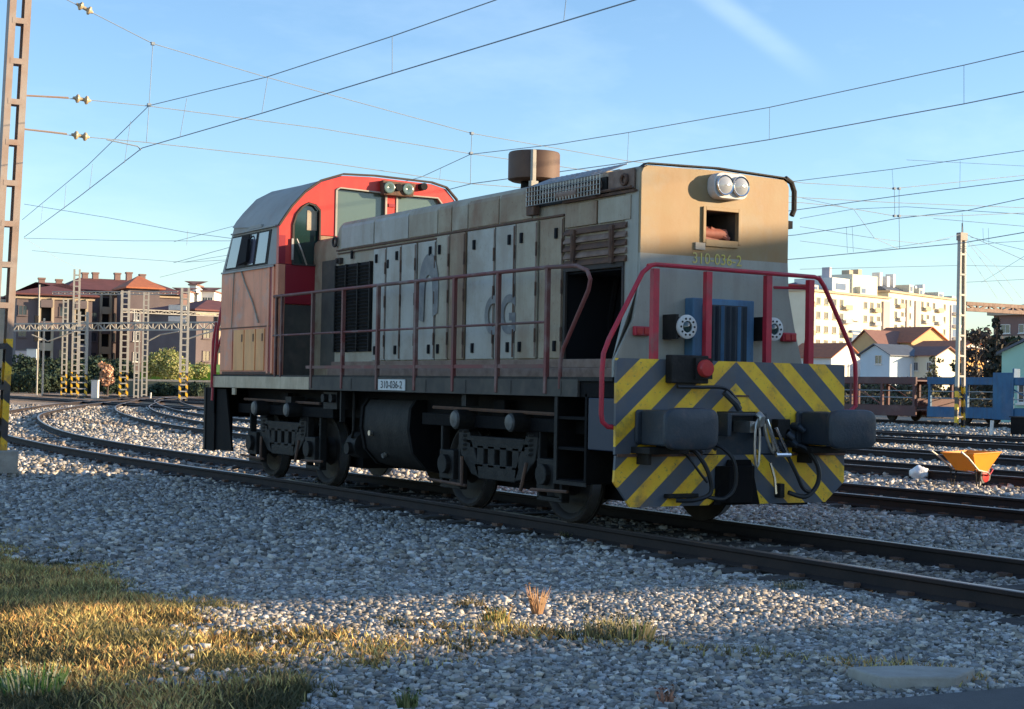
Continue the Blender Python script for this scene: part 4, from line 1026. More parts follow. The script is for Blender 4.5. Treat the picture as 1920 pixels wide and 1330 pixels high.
b = MB(); b.box(-1.31, -0.79, yb0, yb1 + .001, 2.50, 3.055); part(b, 'cab_door', M['dark_red'], bevel=0.01)
b = MB(); b.box(-0.785, -0.56, yb0 + .01, yb1, 2.4, 3.49); part(b, 'cab_front', M['cream_rust'])
b = MB(); b.box(-1.31, -0.80, yb0 + .01, yb1 + .002, 1.5, 2.49); part(b, 'cab_door', M['sill_dark'])
b = MB(); b.box(-1.415, -1.315, yb0, yb1, 1.5, 3.055); part(b, 'cab_corner', M['salmon'])
b = MB(); b.box(-0.80, 0.80, yb0 + .02, yb1, 1.5, 3.5); b.box(0.8, 1.41, yb0 + .02, yb1, 1.5, 3.4); part(b, 'cab_front', M['dark_red'])
# cab-top headlights
b = MB(); b.prism([(0.14, 4.14), (0.62, 4.14), (0.66, 4.34), (0.12, 4.35)], 'y', YC - 0.16, YC - 0.051); ch = part(b, 'cab_headlight', M['rust'], bevel=0.01)
for cx in (0.22, 0.52):
    b = MB(); b.disc_stack((cx, YC - 0.16, 4.245), (0, -1, 0), [(0, 0.085), (0.03, 0.085), (0.035, 0.07), (0.01, 0.0)], 16); part(b, 'lens', M['glass_cab'], ch, smooth=True, angle=40)
b = MB(); b.cyl((0.37, YC - .2, 4.26), (0.37, YC - .05, 4.26), 0.055, 12); b.cyl((0.80, YC - .16, 4.31), (0.80, YC - .05, 4.31), 0.055, 12); part(b, 'horn', M['interior'], smooth=True)
b = MB()
for z in (3.62, 3.80, 3.98): b.box(0.27, 0.37, yb0 - .02, yb0 - .001, z, z + .05)
part(b, 'hinge', M['dark_red'])
# side windows: three leaning panes, the middle one slid open with a mirror
def side_pane(ya, yb, z0, z1, lean_a, lean_b, m, name, x=-1.420, parent=None):
    b = MB(); b.loft([[(x, ya, z0), (x, yb, z0), (x + .012, yb - lean_b, z1), (x + .012, ya - lean_a, z1)], [(x + .02, ya, z0), (x + .02, yb, z0), (x + .025, yb - lean_b, z1), (x + .025, ya - lean_a, z1)]])
    return part(b, name, m, parent)
sw = side_pane(10.50, 8.80, 3.075, 3.565, 0.28, 0.12, M['black2'], 'side_window', -1.4205)
side_pane(10.42, 10.03, 3.10, 3.54, 0.22, 0.20, M['glass_side'], 'pane', -1.428, sw)
side_pane(9.55, 9.34, 3.10, 3.54, 0.14, 0.12, M['glass_side'], 'pane', -1.430, sw)
side_pane(9.24, 8.86, 3.10, 3.54, 0.12, 0.10, M['glass_side'], 'pane', -1.428, sw)
side_pane(9.98, 9.66, 3.12, 3.55, 0.16, 0.14, M['interior'], 'pane', -1.427, sw)
b = MB(); b.prism([(9.75, 3.11), (9.44, 3.14), (9.36, 3.47), (9.58, 3.50)], 'x', -1.50, -1.46); b.tube([(-1.42, 9.35, 3.52), (-1.48, 9.42, 3.45)], 0.012, 5); part(b, 'mirror', M['interior'], bevel=0.01)
b = MB(); b.bar((-1.43, 10.60, 3.035), (-1.43, 8.50, 3.035), 0.03, 0.025); b.bar((-1.43, 10.22, 3.60), (-1.43, 8.46, 3.60), 0.03, 0.02); b.box(-1.44, -1.40, 9.0, 9.5, 3.615, 3.66); part(b, 'gutter', M['roof_grey'])
# side panels and locker doors
for (ya, yb) in ((10.05, 9.62), (9.60, 9.17), (9.15, 8.82)):
    b = MB(); b.box(-1.432, -1.414, yb + .01, ya - .01, 1.56, 2.16); d = part(b, 'locker_door', M['salmon_door'], bevel=0.006)
    b = MB(); b.box(-1.438, -1.4325, yb + .05, yb + .085, 1.98, 2.09); part(b, 'latch', M['rust'], d)
b = MB(); b.box(-1.430, -1.414, 8.60, 10.62, 2.185, 2.20); b.box(-1.43, -1.414, 8.55, 10.5, 1.505, 1.545); part(b, 'seam_strip', M['rust'])
b = MB(); b.box(-1.43, -1.414, 10.10, 10.60, 1.56, 2.17); part(b, 'side_panel', M['salmon'], bevel=0.006)
b = MB(); b.box(-1.435, -1.414, 8.50, 8.56, 1.52, 3.05); b.box(-1.435, -1.414, 8.66, 8.72, 1.52, 3.05); part(b, 'door_jamb', M['salmon'])
b = MB(); b.box(-1.425, -1.414, 8.57, 8.65, 1.52, 3.05); part(b, 'door_gap', M['dark_red'])
b = MB(); b.tube([(-1.425, 9.80, 3.03), (-1.435, 9.62, 2.85), (-1.43, 9.30, 2.55), (-1.435, 9.05, 2.25)], 0.013, 6); b.tube([(-1.425, 10.10, 3.03), (-1.43, 10.12, 2.5), (-1.43, 10.14, 2.2)], 0.008, 5); part(b, 'cable', M['cream'], smooth=True)
b = MB(); b.tube([(-1.44, 10.78, 2.3), (-1.46, 10.84, 2.0), (-1.46, 10.86, 1.3)], 0.02, 6); b.tube([(-1.30, 10.92, 2.55), (-1.35, 10.95, 2.2), (-1.40, 10.98, 1.1)], 0.025, 6); b.tube([(-1.2, 11.0, 2.3), (-1.34, 11.05, 1.8), (-1.34, 11.05, 1.0)], 0.02, 6)
part(b, 'handrail', M['rail_red'], smooth=True)
b = MB(); b.box(-1.40, 1.40, 10.90, 10.95, 0.9, 1.5); b.box(-1.25, -0.75, 10.95, 11.35, 0.85, 1.22); b.box(0.75, 1.25, 10.95, 11.35, 0.85, 1.22); part(b, 'rear_beam', M['black'], bevel=0.01)
b = MB(); b.box(-1.0, 1.0, 10.66, 10.9, 1.5, 2.2); part(b, 'rear_box', M['black2'])

M['cap_grey'] = mat('pale_highlight_grey_cap', (0.11, 0.105, 0.10), 0.5, c2=(0.05, 0.045, 0.04), scale=12, amt=.8)  # lighter grey paints pale highlights on the brake cylinder ends
# ---- bogies, wheels, tank ---------------------------------------------
wheel_ys = (1.554, 3.689, 7.661, 9.690)
for y in wheel_ys:
    for s in (-1, 1):
        xo = s * 0.87
        b = MB(); b.disc_stack((xo - s * 0.07, y, 0.475), (s, 0, 0), [(0, 0.50), (0.028, 0.50), (0.034, 0.475), (0.135, 0.468), (0.14, 0.44), (0.12, 0.40), (0.10, 0.38), (0.085, 0.20), (0.14, 0.15), (0.17, 0.13), (0.17, 0.0)], 36, 0)
        for k in range(36): b.m[2 * 36 + k] = 1
        part(b, 'wheel', [M['wheel'], M['tread']], smooth=True, angle=30)
    b = MB(); b.cyl((-0.8, y, 0.475), (0.8, y, 0.475), 0.09, 12); part(b, 'axle', M['black'])
for yc in (2.62, 8.675):
    half = 1.07
    for s in (-1, 1):
        xo = s * 1.12
        b = MB(); x0, x1 = xo - 0.06, xo + 0.06
        # dished equaliser with four openings: chords plus webs
        top, bot = 0.86, 0.42
        out = [(-0.84, top), (-0.62, top), (-0.58, 0.80), (0.58, 0.80), (0.62, top), (0.86, top), (0.80, 0.66), (0.55, 0.44), (0.40, 0.40), (-0.40, 0.40), (-0.55, 0.44), (-0.80, 0.66)]
        def px(p): return (p[0] + yc, p[1])
        b.prism([px(p) for p in [(-0.86, .88), (-0.60, .88), (-0.58, .80), (-0.58, .74), (-0.84, .78)]], 'x', x0, x1)
        b.prism([px(p) for p in [(0.60, .88), (0.86, .88), (0.84, .78), (0.58, .74), (0.58, .80)]], 'x', x0, x1)
        b.prism([px(p) for p in [(-0.60, .84), (0.60, .84), (0.60, .70), (-0.60, .70)]], 'x', x0, x1)
        b.prism([px(p) for p in [(-0.86, .80), (-0.56, .80), (-0.40, .52), (-0.38, .38), (-0.55, .41), (-0.80, .62)]], 'x', x0, x1)
        b.prism([px(p) for p in [(0.86, .80), (0.80, .62), (0.55, .41), (0.38, .38), (0.40, .52), (0.56, .80)]], 'x', x0, x1)
        b.prism([px(p) for p in [(-0.50, .54), (0.50, .54), (0.40, .37), (-0.40, .37)]], 'x', x0, x1)
        for w0 in (-0.40, -0.14, 0.12, 0.36): b.prism([px(p) for p in [(w0 - .075, .745), (w0 + .075, .745), (w0 + .075, .495), (w0 - .075, .495)]], 'x', x0, x1)
        fr = part(b, 'bogie_frame', M['black2'], bevel=0.012)
        b = MB(); b.box(x0 - .01, x1 + .01, yc - 1.75, yc + 1.75, 0.93, 1.07); b.box(x0 + .02, x1 - .02, yc - .12, yc + .12, 1.07, 1.25)
        for t in (-1, 1):
            b.prism([px(p) for p in [(t * 0.62, .93), (t * 0.86, .93), (t * 0.86, .86), (t * 0.62, .86)]], 'x', x0, x1)
        part(b, 'bogie_beam', M['black'], fr, bevel=0.01)
        for t in (-1, 1):
            ya = yc + t * half
            b = MB(); b.box(xo - .10, xo + .10, ya - .17, ya + .17, 0.33, 0.66); b.cyl((xo, ya, .5), (xo + s * 0.16, ya, .5), 0.11, 14); b.box(xo - .05, xo + .05, ya - .24, ya - .19, 0.24, .95); b.box(xo - .05, xo + .05, ya + .19, ya + .24, 0.24, .95); b.box(xo - .05, xo + .05, ya - .24, ya + .24, 0.22, .27)
            part(b, 'axlebox', M['black2'], fr, bevel=0.01)
            b = MB()
            for q in (-0.42, 0.42):
                pts = []
                for k in range(41):
                    a = k / 8 * 2 * math.pi; pts.append((xo + 0.07 * math.cos(a), ya + q * 0.0 + t * -0.36 + 0.07 * math.sin(a), 0.66 + 0.25 * k / 40))
            b.tube(pts, 0.016, 5); part(b, 'coil_spring', M['black2'], fr)
        for q, r_ in ((-0.62, .10), (0.58, .11)):
            b = MB(); b.cyl((xo + s * .02, yc + q, 1.02), (xo + s * 0.26, yc + q, 1.02), r_, 16); bc_ = part(b, 'brake_cylinder', M['black2'], fr, smooth=True, angle=40)
            b = MB(); b.disc_stack((xo + s * .262, yc + q, 1.02), (s, 0, 0), [(0, r_ * .92), (.02, r_ * .8), (.03, r_ * .3), (.03, 0)], 16); part(b, 'cylinder_cap', M['cap_grey'], fr, smooth=True, angle=40)
        b = MB(); b.tube([(xo + s * .1, yc - 1.5, 0.35), (xo + s * .1, yc - .8, 0.33)], 0.018, 6); b.tube([(xo + s * .1, yc - .7, 0.60), (xo + s * .12, yc - .62, 0.30)], 0.02, 6); b.tube([(xo + s * .1, yc + .7, 0.60), (xo + s * .12, yc + .66, 0.28)], 0.02, 6); b.tube([(xo + s * .1, yc + .6, 0.28), (xo + s * .1, yc + 1.5, 0.30)], 0.018, 6); b.tube([(xo + s * .1, yc - 1.4, 1.12), (xo + s * .1, yc + 1.4, 1.14)], 0.02, 6)
        part(b, 'brake_rigging', M['rust'], fr, smooth=True)
# fuel tank between the bogies, rounded belly
tp = [(-1.12, 1.20), (-1.19, 1.10), (-1.21, 0.85), (-1.15, 0.58), (-0.98, 0.40), (-0.75, 0.33)]
tp = tp + [(-x, z) for x, z in reversed(tp)]
b = MB(); b.prism(tp, 'y', 4.62, 6.00); ft = part(b, 'fuel_tank', M['black2'], smooth=True, angle=40)
b = MB()
for y in (4.62, 5.96):
    b.loft([[(x * 1.02, y - .015, (z - .75) * 1.03 + .75) for x, z in tp], [(x * 1.02, y + .05, (z - .75) * 1.03 + .75) for x, z in tp]])
part(b, 'tank_rim', M['black'], ft)
b = MB(); b.cyl((-1.19, 5.72, 0.78), (-1.235, 5.72, 0.78), 0.035, 10); b.cyl((-1.10, 5.5, 0.52), (-1.15, 5.5, 0.50), 0.03, 10); part(b, 'filler_cap', M['steel'], ft, smooth=True)
b = MB(); b.cyl((-1.0, 6.28, 0.60), (-1.0, 6.56, 0.60), 0.17, 18); b.cyl((-1.15, 6.42, 0.56), (-1.22, 6.42, 0.56), 0.08, 12); b.tube([(-1.2, 6.25, 1.3), (-1.2, 6.25, 0.8), (-1.15, 6.4, .7)], 0.02, 6); part(b, 'air_reservoir', M['black2'], smooth=True, angle=40)
b = MB(); b.box(-1.0, 1.0, 0.5, 10.5, 0.95, 1.30); b.box(-0.6, 0.6, 1.2, 10.2, 0.45, 0.95); b.box(-.70, .70, .9, 4.3, .26, .95); b.box(-.70, .70, 7.0, 10.4, .26, .95); b.box(1.0, 1.3, .4, 4.4, .22, 1.3); b.box(1.0, 1.3, 6.9, 10.9, .22, 1.3); part(b, 'centre_sill', M['black'])
b = MB()
for y in (6.60, 6.85): b.cyl((-1.38, y, 1.20), (-1.30, y, 1.20), 0.055, 12)
b.box(-1.32, -1.10, 6.52, 6.95, 1.06, 1.28); b.box(-1.36, -1.2, 3.0, 3.1, 1.17, 1.30); b.box(-1.36, -1.3, 6.3, 6.34, .9, 1.3); b.box(-1.3, -1.1, 8.1, 8.3, 1.05, 1.2)
part(b, 'pipe_bracket', M['black2'], smooth=True, angle=40)
# front steps and rear plate
b = MB(); b.box(-1.40, -0.95, 0.52, 0.56, 0.46, 1.34); b.box(-1.40, -0.95, 1.04, 1.08, 0.46, 1.34); b.box(-0.99, -0.95, 0.56, 1.04, 0.46, 1.34)
for z in (0.46, 0.78, 1.08): b.box(-1.40, -0.99, 0.56, 1.04, z, z + 0.03)
st = part(b, 'step_box', M['black'], bevel=0.004)
b = MB(); b.box(-1.415, -1.401, 1.03, 1.085, 0.44, 1.32); b.box(-1.415, -1.401, 0.50, 1.03, 0.44, 0.475); part(b, 'step_edge', M['black2'], st)
b = MB(); b.box(-1.40, -1.0, 0.04, 0.50, 0.80, 1.30); part(b, 'front_locker', mat('navy_locker', (0.018, 0.028, 0.055), 0.5), bevel=0.01)
b = MB(); b.box(-1.40, -1.37, 9.98, 11.32, 0.30, 1.28) if False else b.box(-1.39, -0.95, 11.28, 11.33, 0.33, 1.30); b.box(-1.39, -1.36, 10.9, 11.3, 0.33, 1.3); b.prism([(10.2, 0.35), (11.28, 0.35), (11.28, 1.28), (10.5, 1.28)], 'x', -1.36, -1.33)
part(b, 'rear_step_box', M['black'])
b = MB(); b.box(-1.405, -1.391, 11.27, 11.34, 0.33, 1.30); part(b, 'step_edge', M['black2'])

# =================================================================== UNSEEN SLABS ADDED BEHIND THE VIEWER TO SHADE THE YARD
S2 = Vector((math.sin(SUN_AZ), math.cos(SUN_AZ)))       # horizontal direction to the sun
N2 = Vector((-S2.y, S2.x))
if N2.y < 0: N2 = -N2
M['shade_slab'] = mat('brown_shade_slab', (0.25, 0.22, 0.19), 0.8, c2=(0.18, 0.15, 0.13))
def shade_slab(name, poly, t0, t1, label, cat):
    root = empty(name, label=label, category=cat)
    b = MB()
    P = lambda c, t, z: (N2.x * c + S2.x * t, N2.y * c + S2.y * t, z)
    b.loft([[P(c, t0, z) for c, z in poly], [P(c, t1, z) for c, z in poly]])
    b.build('wall', M['shade_slab'], root)  # thin added slab, outlined only for the shadow it casts
    return root
shade_slab('main_shade_slab', [(9.4, -0.3), (9.4, 7.0), (4.0, 7.1), (3.9, 7.35), (-3.0, 7.35), (-8.9, 7.4), (-9.6, 7.6), (-6.0, 5.92), (-2.25, 4.10), (-2.1, 3.9), (-2.1, -0.3)], 25, 26.2,
     'added brown slab behind the viewer, cut out to shade the yard', 'shade_slab')
shade_slab('side_shade_slab', [(-2.12, -0.3), (-2.12, 3.92), (-4.5, 4.22), (-7.0, 4.95), (-20, 9.0), (-20, -0.3)], 25.1, 26.3,
     'second added brown slab, its sloping top shaped to cast shade', 'shade_slab')

# =================================================================== MASTS
def mast(base, h, w, d, leg, step, label, lean=0.0, band=2.1, mats=('mast_pale', 'mast_pale'), taper=0.0, found=True, cap=False, individually=True, rz=0.0):
    root = empty('lattice_mast', (base[0], base[1], base[2] if len(base) > 2 else -0.17), rz, label=label, category='mast', group='steel masts that carry the overhead wires')
    hz = band
    def X(z, s): return lean * z + s * (w / 2 - taper * z / h * w / 2)
    for s in (-1, 1):
        for (za, zb, m_, nm) in ((0, hz, M['hazard'], 'striped_leg'), (hz, h, M[mats[0]], 'leg')):
            if zb <= za: continue
            b = MB()
            for (dy0, dy1, dx0, dx1) in ((-d / 2, -d / 2 + 0.015, 0, leg), (d / 2 - 0.015, d / 2, 0, leg), (-d / 2 + .015, d / 2 - .015, 0, 0.015)):
                lp = []
                for z in (za, zb):
                    xo = X(z, s)
                    xa, xb = (xo - s * dx0, xo - s * dx1)
                    lp.append([(xa, dy0, z), (xb, dy0, z), (xb, dy1, z), (xa, dy1, z)])
                b.loft(lp)
            b.build(nm, m_, root)
    z = step * 0.5; allb = MB(); made = None
    while z < h - 0.05:
        hw = (X(z, 1) - X(z, -1)) / 2 - leg; cxx = X(z, 0)
        if hw > 0.01:
            b = MB() if individually else allb
            for yy in (-d / 2 - 0.004, d / 2 - 0.008): b.box(cxx - hw - leg * 0.5, cxx + hw + leg * 0.5, yy, yy + 0.012, z, z + 0.09)
            if individually: b.build('batten', M['hazard'] if z < hz else M[mats[1]], root)
        z += step
    if not individually: allb.build('battens', M[mats[1]], root, kind='stuff')
    if cap:
        b = MB(); b.box(X(h, 0) - w * .42, X(h, 0) + w * .42, -d * .7, d * .7, h - .35, h + .02); b.cyl((0, 0, h), (0, 0, h + .5), 0.03, 6); b.build('cap', M['mast_rust'], root)
    if found:
        b = MB(); b.box(-w * .95, w * .95, -d * 1.1, d * 1.1, -0.35, 0.02); b.build('foundation', M['concrete'], root, bevel=0.02)
    return root
mast((-4.02, 13.8, 0.20), 9.6, 0.34, 0.22, 0.105, 0.66, 'tall rusty lattice mast with yellow-black foot at the left edge, nearest of all masts', lean=0.0287, band=1.82, mats=('mast_rust', 'mast_rust'))
mast((47.2, 41.5), 9.4, 0.56, 0.20, 0.10, 0.98, 'pale lattice mast with a mottled yellow-black foot in front of the blue wagon', band=2.0, cap=True, taper=0.32)
mast((34.0, 13.8), 9.6, 0.5, 0.3, 0.12, 1.0, 'lattice mast at the far right end of the near cross-span, outside the picture')
FAR = [((26.13, 124.87), 8.42, .50, 'left one of the paired masts at the far left, shorter than its partner', 2.0),
       ((27.46, 126.40), 11.13, .62, 'tallest mast of the yard throat, its head above the red roofs', 2.2),
       ((25.30, 116.06), 6.94, .85, 'broad squat mast just left of the white cabinet', 2.0),
       ((28.24, 114.31), 8.75, .75, 'mast with an orange striped foot right of the white cabinet', 2.2),
       ((28.53, 111.81), 6.72, .45, 'short thin mast between two taller ones left of the green bush', 0.0),
       ((33.40, 125.21), 9.33, .55, 'slender tall mast directly left of the green bush', 0.0),
       ((29.16, 102.13), 8.46, .68, 'mast in front of the green bush, closest to the cab', 2.2)]
for (p, zt, w, lab, bd) in FAR:
    mast(p, zt + 0.17, w, w * 0.7, w * 0.26, 0.50, lab, band=bd, individually=False, found=True, rz=-YAW + 0.25)
# double tubular signal post
root = empty('signal_post', (36.43, 174.80, -0.17), label='thin grey double signal post standing left of the far masts', category='signal post')
root.location = (*(25.33, 130.00), -0.17)
b = MB(); b.cyl((-.25, 0, 0), (-.25, 0, 10), 0.07, 8); b.cyl((.25, 0, 0), (.25, 0, 7), 0.09, 8); b.box(-.4, .4, -.1, .1, 5.0, 5.15); b.build('post', M['mast_pale'], root)
b = MB(); b.box(-.62, -.28, -.2, .1, 4.9, 7.2); b.build('signal_head', M['interior'], root)

# rigid gantry over the throat
def gantry(pa, pb, z0, z1, label, n=26, r=0.05, m='mast_pale'):
    root = empty('overhead_gantry', label=label, category='gantry')
    pa, pb = Vector((*pa, 0)), Vector((*pb, 0))
    up0, up1 = Vector((0, 0, z0)), Vector((0, 0, z1))
    for z in (up0, up1):
        b = MB(); b.bar(pa + z, pb + z, r * 2, r * 2); b.build('chord', M[m], root)
    b = MB()
    for i in range(n):
        p, q = pa.lerp(pb, i / n), pa.lerp(pb, (i + 1) / n)
        b.bar(p + (up0 if i % 2 else up1), q + (up1 if i % 2 else up0), r * 1.2, r * 1.2); b.bar(p + up0, p + up1, r * 1.2, r * 1.2)
    b.build('lattice', M[m], root, kind='stuff')
    return root
gantry((21.34, 125.39), (35.27, 98.51), 5.46, 6.04, 'long pale lattice gantry spanning the tracks behind the far masts', 44, 0.06)
gantry((32.09, 128.31), (47.46, 128.48), 7.59, 7.89, 'upper thin gantry seen against the brown flats beside the cab', 22, 0.045)
gantry((28.71, 139.62), (37.78, 129.58), 9.53, 9.79, 'highest faint gantry crossing just under the red roof eaves', 20, 0.04)
root = empty('registration_arm', label='curved pale registration arms hanging below the lattice gantry', category='catenary arm')
for pts in ([(29.17, 111.37, 4.53), (30.08, 110.82, 5.11), (31.37, 110.04, 5.40)], [(29.13, 102.09, 4.51), (30.16, 101.47, 4.93), (31.19, 100.85, 5.28)], [(22.65, 122.20, 5.09), (23.83, 121.52, 4.57), (25.75, 120.35, 5.43)]):
    b = MB(); b.tube(pts, 0.06, 5); b.build('arm', M['mast_pale'], root)
root = empty('yard_floodlight', (*(38.55, 133.78), -0.17), -YAW, label='twin white floodlight panels on a thin pole beside the cab', category='floodlight')
b = MB(); b.cyl((1.6, 0, 0), (1.6, 0, 8.4), 0.09, 8); b.build('pole', M['mast_pale'], root)
for i, z in enumerate((7.8, 8.9)):
    b = MB(); b.box(-0.2, 1.5, -0.2, 0, z - .5, z); b.build('lamp_panel', M['white'], root)

# =================================================================== WIRES
def sag(p, q, s, n=14):
    p, q = Vector(p), Vector(q); return [p.lerp(q, i / n) - Vector((0, 0, 4 * s * (i / n) * (1 - i / n))) for i in range(n + 1)]
def wire(name, pts, r, parent, m='wire', n=5):
    b = MB(); b.tube(pts, r, n); return b.build(name, M[m], parent)
def insulator(name, p, d, parent, L=0.30, R_=0.075):
    p, d = Vector(p), Vector(d).normalized(); prof_ = [(-L / 2, .02)]
    for k in range(2):
        o = -L / 2 + 0.04 + k * L * 0.5; prof_ += [(o, .03), (o + .03, R_), (o + .06, R_ * .9), (o + .08, .03)]
    prof_ += [(L / 2, .02)]
    b = MB(); b.disc_stack(p, d, prof_, 10); return b.build(name, M['insulator'], parent, smooth=True, angle=50)

cs = empty('cross_span', label='near head-span of three wires from the left mast across all tracks', category='overhead wires')
A1, B1, C1, D1, E1 = (-3.05, 13.80, 7.65), (-1.58, 13.80, 7.11), (0.49, 13.80, 6.78), (4.65, 13.80, 6.20), (8.30, 13.80, 6.00)
wire('head_wire', [(-3.75, 13.8, 9.0), A1, B1, C1, D1, E1, (10.62, 13.80, 5.99), (12.87, 13.80, 5.94), (15.59, 13.80, 6.04), (19.82, 13.80, 6.70), (34.0, 13.8, 9.2)], 0.008, cs)
wire('upper_cross_wire', [(-3.67, 13.80, 5.99), (-2.70, 13.80, 6.03), (-1.62, 13.80, 6.04), (1.52, 13.80, 5.98), (4.63, 13.80, 5.81), (9.24, 13.80, 5.66), (12.88, 13.80, 5.62), (15.60, 13.80, 5.72), (34.0, 13.8, 6.6)], 0.008, cs)
wire('lower_cross_wire', [(-3.69, 13.80, 5.44), (-2.77, 13.80, 5.41), (-1.69, 13.80, 5.42), (1.54, 13.80, 5.38), (4.65, 13.80, 5.24), (9.25, 13.80, 5.31), (12.88, 13.80, 5.51), (13.94, 13.80, 5.51), (15.61, 13.80, 5.42), (17.63, 13.80, 5.57), (19.83, 13.80, 5.80), (34.0, 13.8, 5.8)], 0.008, cs)
for pts in ([(-3.67, 13.80, 5.99), (-2.98, 13.80, 6.03)], [(-3.69, 13.80, 5.44), (-2.99, 13.80, 5.43)]):
    wire('tension_rod', pts, 0.017, cs, 'mast_rust')
for p, q in (((-2.75, 13.80, 7.55), (-2.65, 13.80, 7.51)), ((-2.76, 13.80, 6.03), (-2.61, 13.80, 6.02)), ((-2.77, 13.80, 5.42), (-2.60, 13.80, 5.41))):
    insulator('insulator', p, Vector(q) - Vector(p), cs)
for pts in ([(-1.58, 13.80, 7.11), (-1.62, 13.80, 6.04), (-1.65, 13.80, 5.43)], [(4.65, 13.80, 6.20), (4.64, 13.80, 5.80), (4.64, 13.80, 5.23)], [(15.59, 13.80, 6.04), (15.62, 13.80, 5.42)], [(15.74, 13.80, 6.05), (15.75, 13.80, 5.43), (15.78, 13.80, 4.68)]):
    wire('hanger', pts, 0.006, cs)
b = MB()
for p in ((-1.58, 13.80, 7.11), (-1.62, 13.80, 6.06), (4.64, 13.80, 5.82), (15.59, 13.80, 6.04), (15.74, 13.80, 6.05), (15.61, 13.80, 5.42), (15.75, 13.80, 5.43), (4.65, 13.80, 6.20)):
    b.box(p[0] - .03, p[0] + .03, p[1] - .03, p[1] + .03, p[2] - .025, p[2] + .025)
b.build('clamp', M['wire'], cs)
wire('registration_rod', [(-2.33, 13.80, 5.40), (-1.80, 13.80, 5.34), (-1.74, 13.80, 5.28)], 0.012, cs)

def catenary(label, contact, messenger, droppers, r=0.007, m='wire'):
    root = empty('overhead_line', label=label, category='overhead line', group='contact lines above the tracks')
    wire('contact_wire', contact, r * 1.15, root, m); wire('messenger_wire', messenger, r, root, m)
    for d in droppers: wire('dropper', d, r * 0.6, root, m, 4)
    return root
catenary('contact line with droppers crossing the upper left sky above the red cab',
         [(-0.3, -14, 5.3), (-0.75, 0.77, 5.3), (-1.10, 5.54, 5.3), (-1.37, 9.28, 5.3), (-1.72, 13.8, 5.32), (-1.22, 19.50, 5.09), (0.63, 32.0, 5.3)],
         [(-0.3, -14, 6.5), (-0.96, 3.20, 5.77), (-1.11, 5.54, 5.77), (-1.30, 9.28, 5.84), (-1.62, 13.80, 6.05), (-1.21, 19.00, 5.66), (0.57, 32.00, 5.78)],
         [[(-1.11, 5.54, 5.77), (-1.10, 5.54, 5.30)], [(-1.28, 9.28, 5.84), (-1.36, 9.28, 5.30)], [(-1.57, 12.00, 5.91), (-1.67, 12.00, 5.27)], [(-1.57, 15.00, 5.95), (-1.66, 15.00, 5.21)], [(-1.28, 18.40, 5.61), (-1.33, 18.40, 5.11)], [(-0.72, 22.50, 5.66), (-0.75, 22.50, 5.13)], [(-0.11, 27.00, 5.69), (-0.15, 27.00, 5.21)], [(-0.87, 1.9, 5.3), (-0.80, 1.9, 5.95)]])
catenary('contact line with droppers rising to the upper right corner over the hood',
         [(6.0, -16, 5.3), (6.05, 1.77, 5.3), (6.08, 2.81, 5.3), (5.96, 6.67, 5.3), (5.63, 10.03, 5.3), (4.65, 13.80, 5.24), (5.6, 24, 5.3), (6.9, 38, 5.3)],
         [(6.0, -16, 6.6), (6.04, 1.77, 5.82), (6.07, 2.81, 5.82), (5.95, 6.67, 5.80), (5.64, 10.03, 5.82), (5.13, 11.60, 5.76), (4.63, 13.80, 5.80), (5.85, 18.20, 5.94), (6.9, 38, 6.0)],
         [[(6.07, 2.81, 5.82), (6.08, 2.81, 5.30)], [(5.96, 6.67, 5.80), (5.96, 6.67, 5.30)], [(5.65, 10.03, 5.82), (5.63, 10.03, 5.30)], [(5.32, 16.30, 5.87), (5.30, 16.30, 5.63)]])
catenary('contact line leaving the top of the hood front at right, above the lamp height',
         [(12.4, -16, 5.3), (12.47, 7.37, 5.30), (12.42, 10.61, 5.30), (12.48, 13.42, 5.30), (12.5, 30, 5.3), (13.0, 45, 5.3)],
         [(12.4, -16, 6.4), (12.49, 7.40, 5.83), (12.49, 10.70, 5.86), (12.22, 13.30, 5.87), (12.5, 30, 6.2), (13.0, 45, 6.0)],
         [[(12.49, 10.70, 5.86), (12.53, 10.70, 5.48)], [(12.58, 9.00, 5.84), (12.58, 9.00, 5.32)]])
catenary('fainter contact line just above the lattice mast at right',
         [(18.6, -16, 5.3), (19.61, 13.60, 5.30), (20.56, 16.56, 5.30), (20.52, 18.64, 5.30), (20.63, 22.72, 5.30), (18.6, 50, 5.3)],
         [(18.6, -16, 6.6), (18.45, 12.60, 5.93), (18.53, 14.40, 5.81), (18.82, 17.00, 5.86), (19.29, 19.00, 5.86), (19.82, 22.00, 5.88), (18.6, 50, 6.3)],
         [[(19.34, 19.40, 5.87), (19.39, 19.40, 5.18)], [(19.27, 19.10, 5.85), (19.32, 19.10, 5.17)]], r=0.010)
fs = empty('cross_span', label='distant faint cross-span wires low in the sky around both mast heads', category='overhead wires')
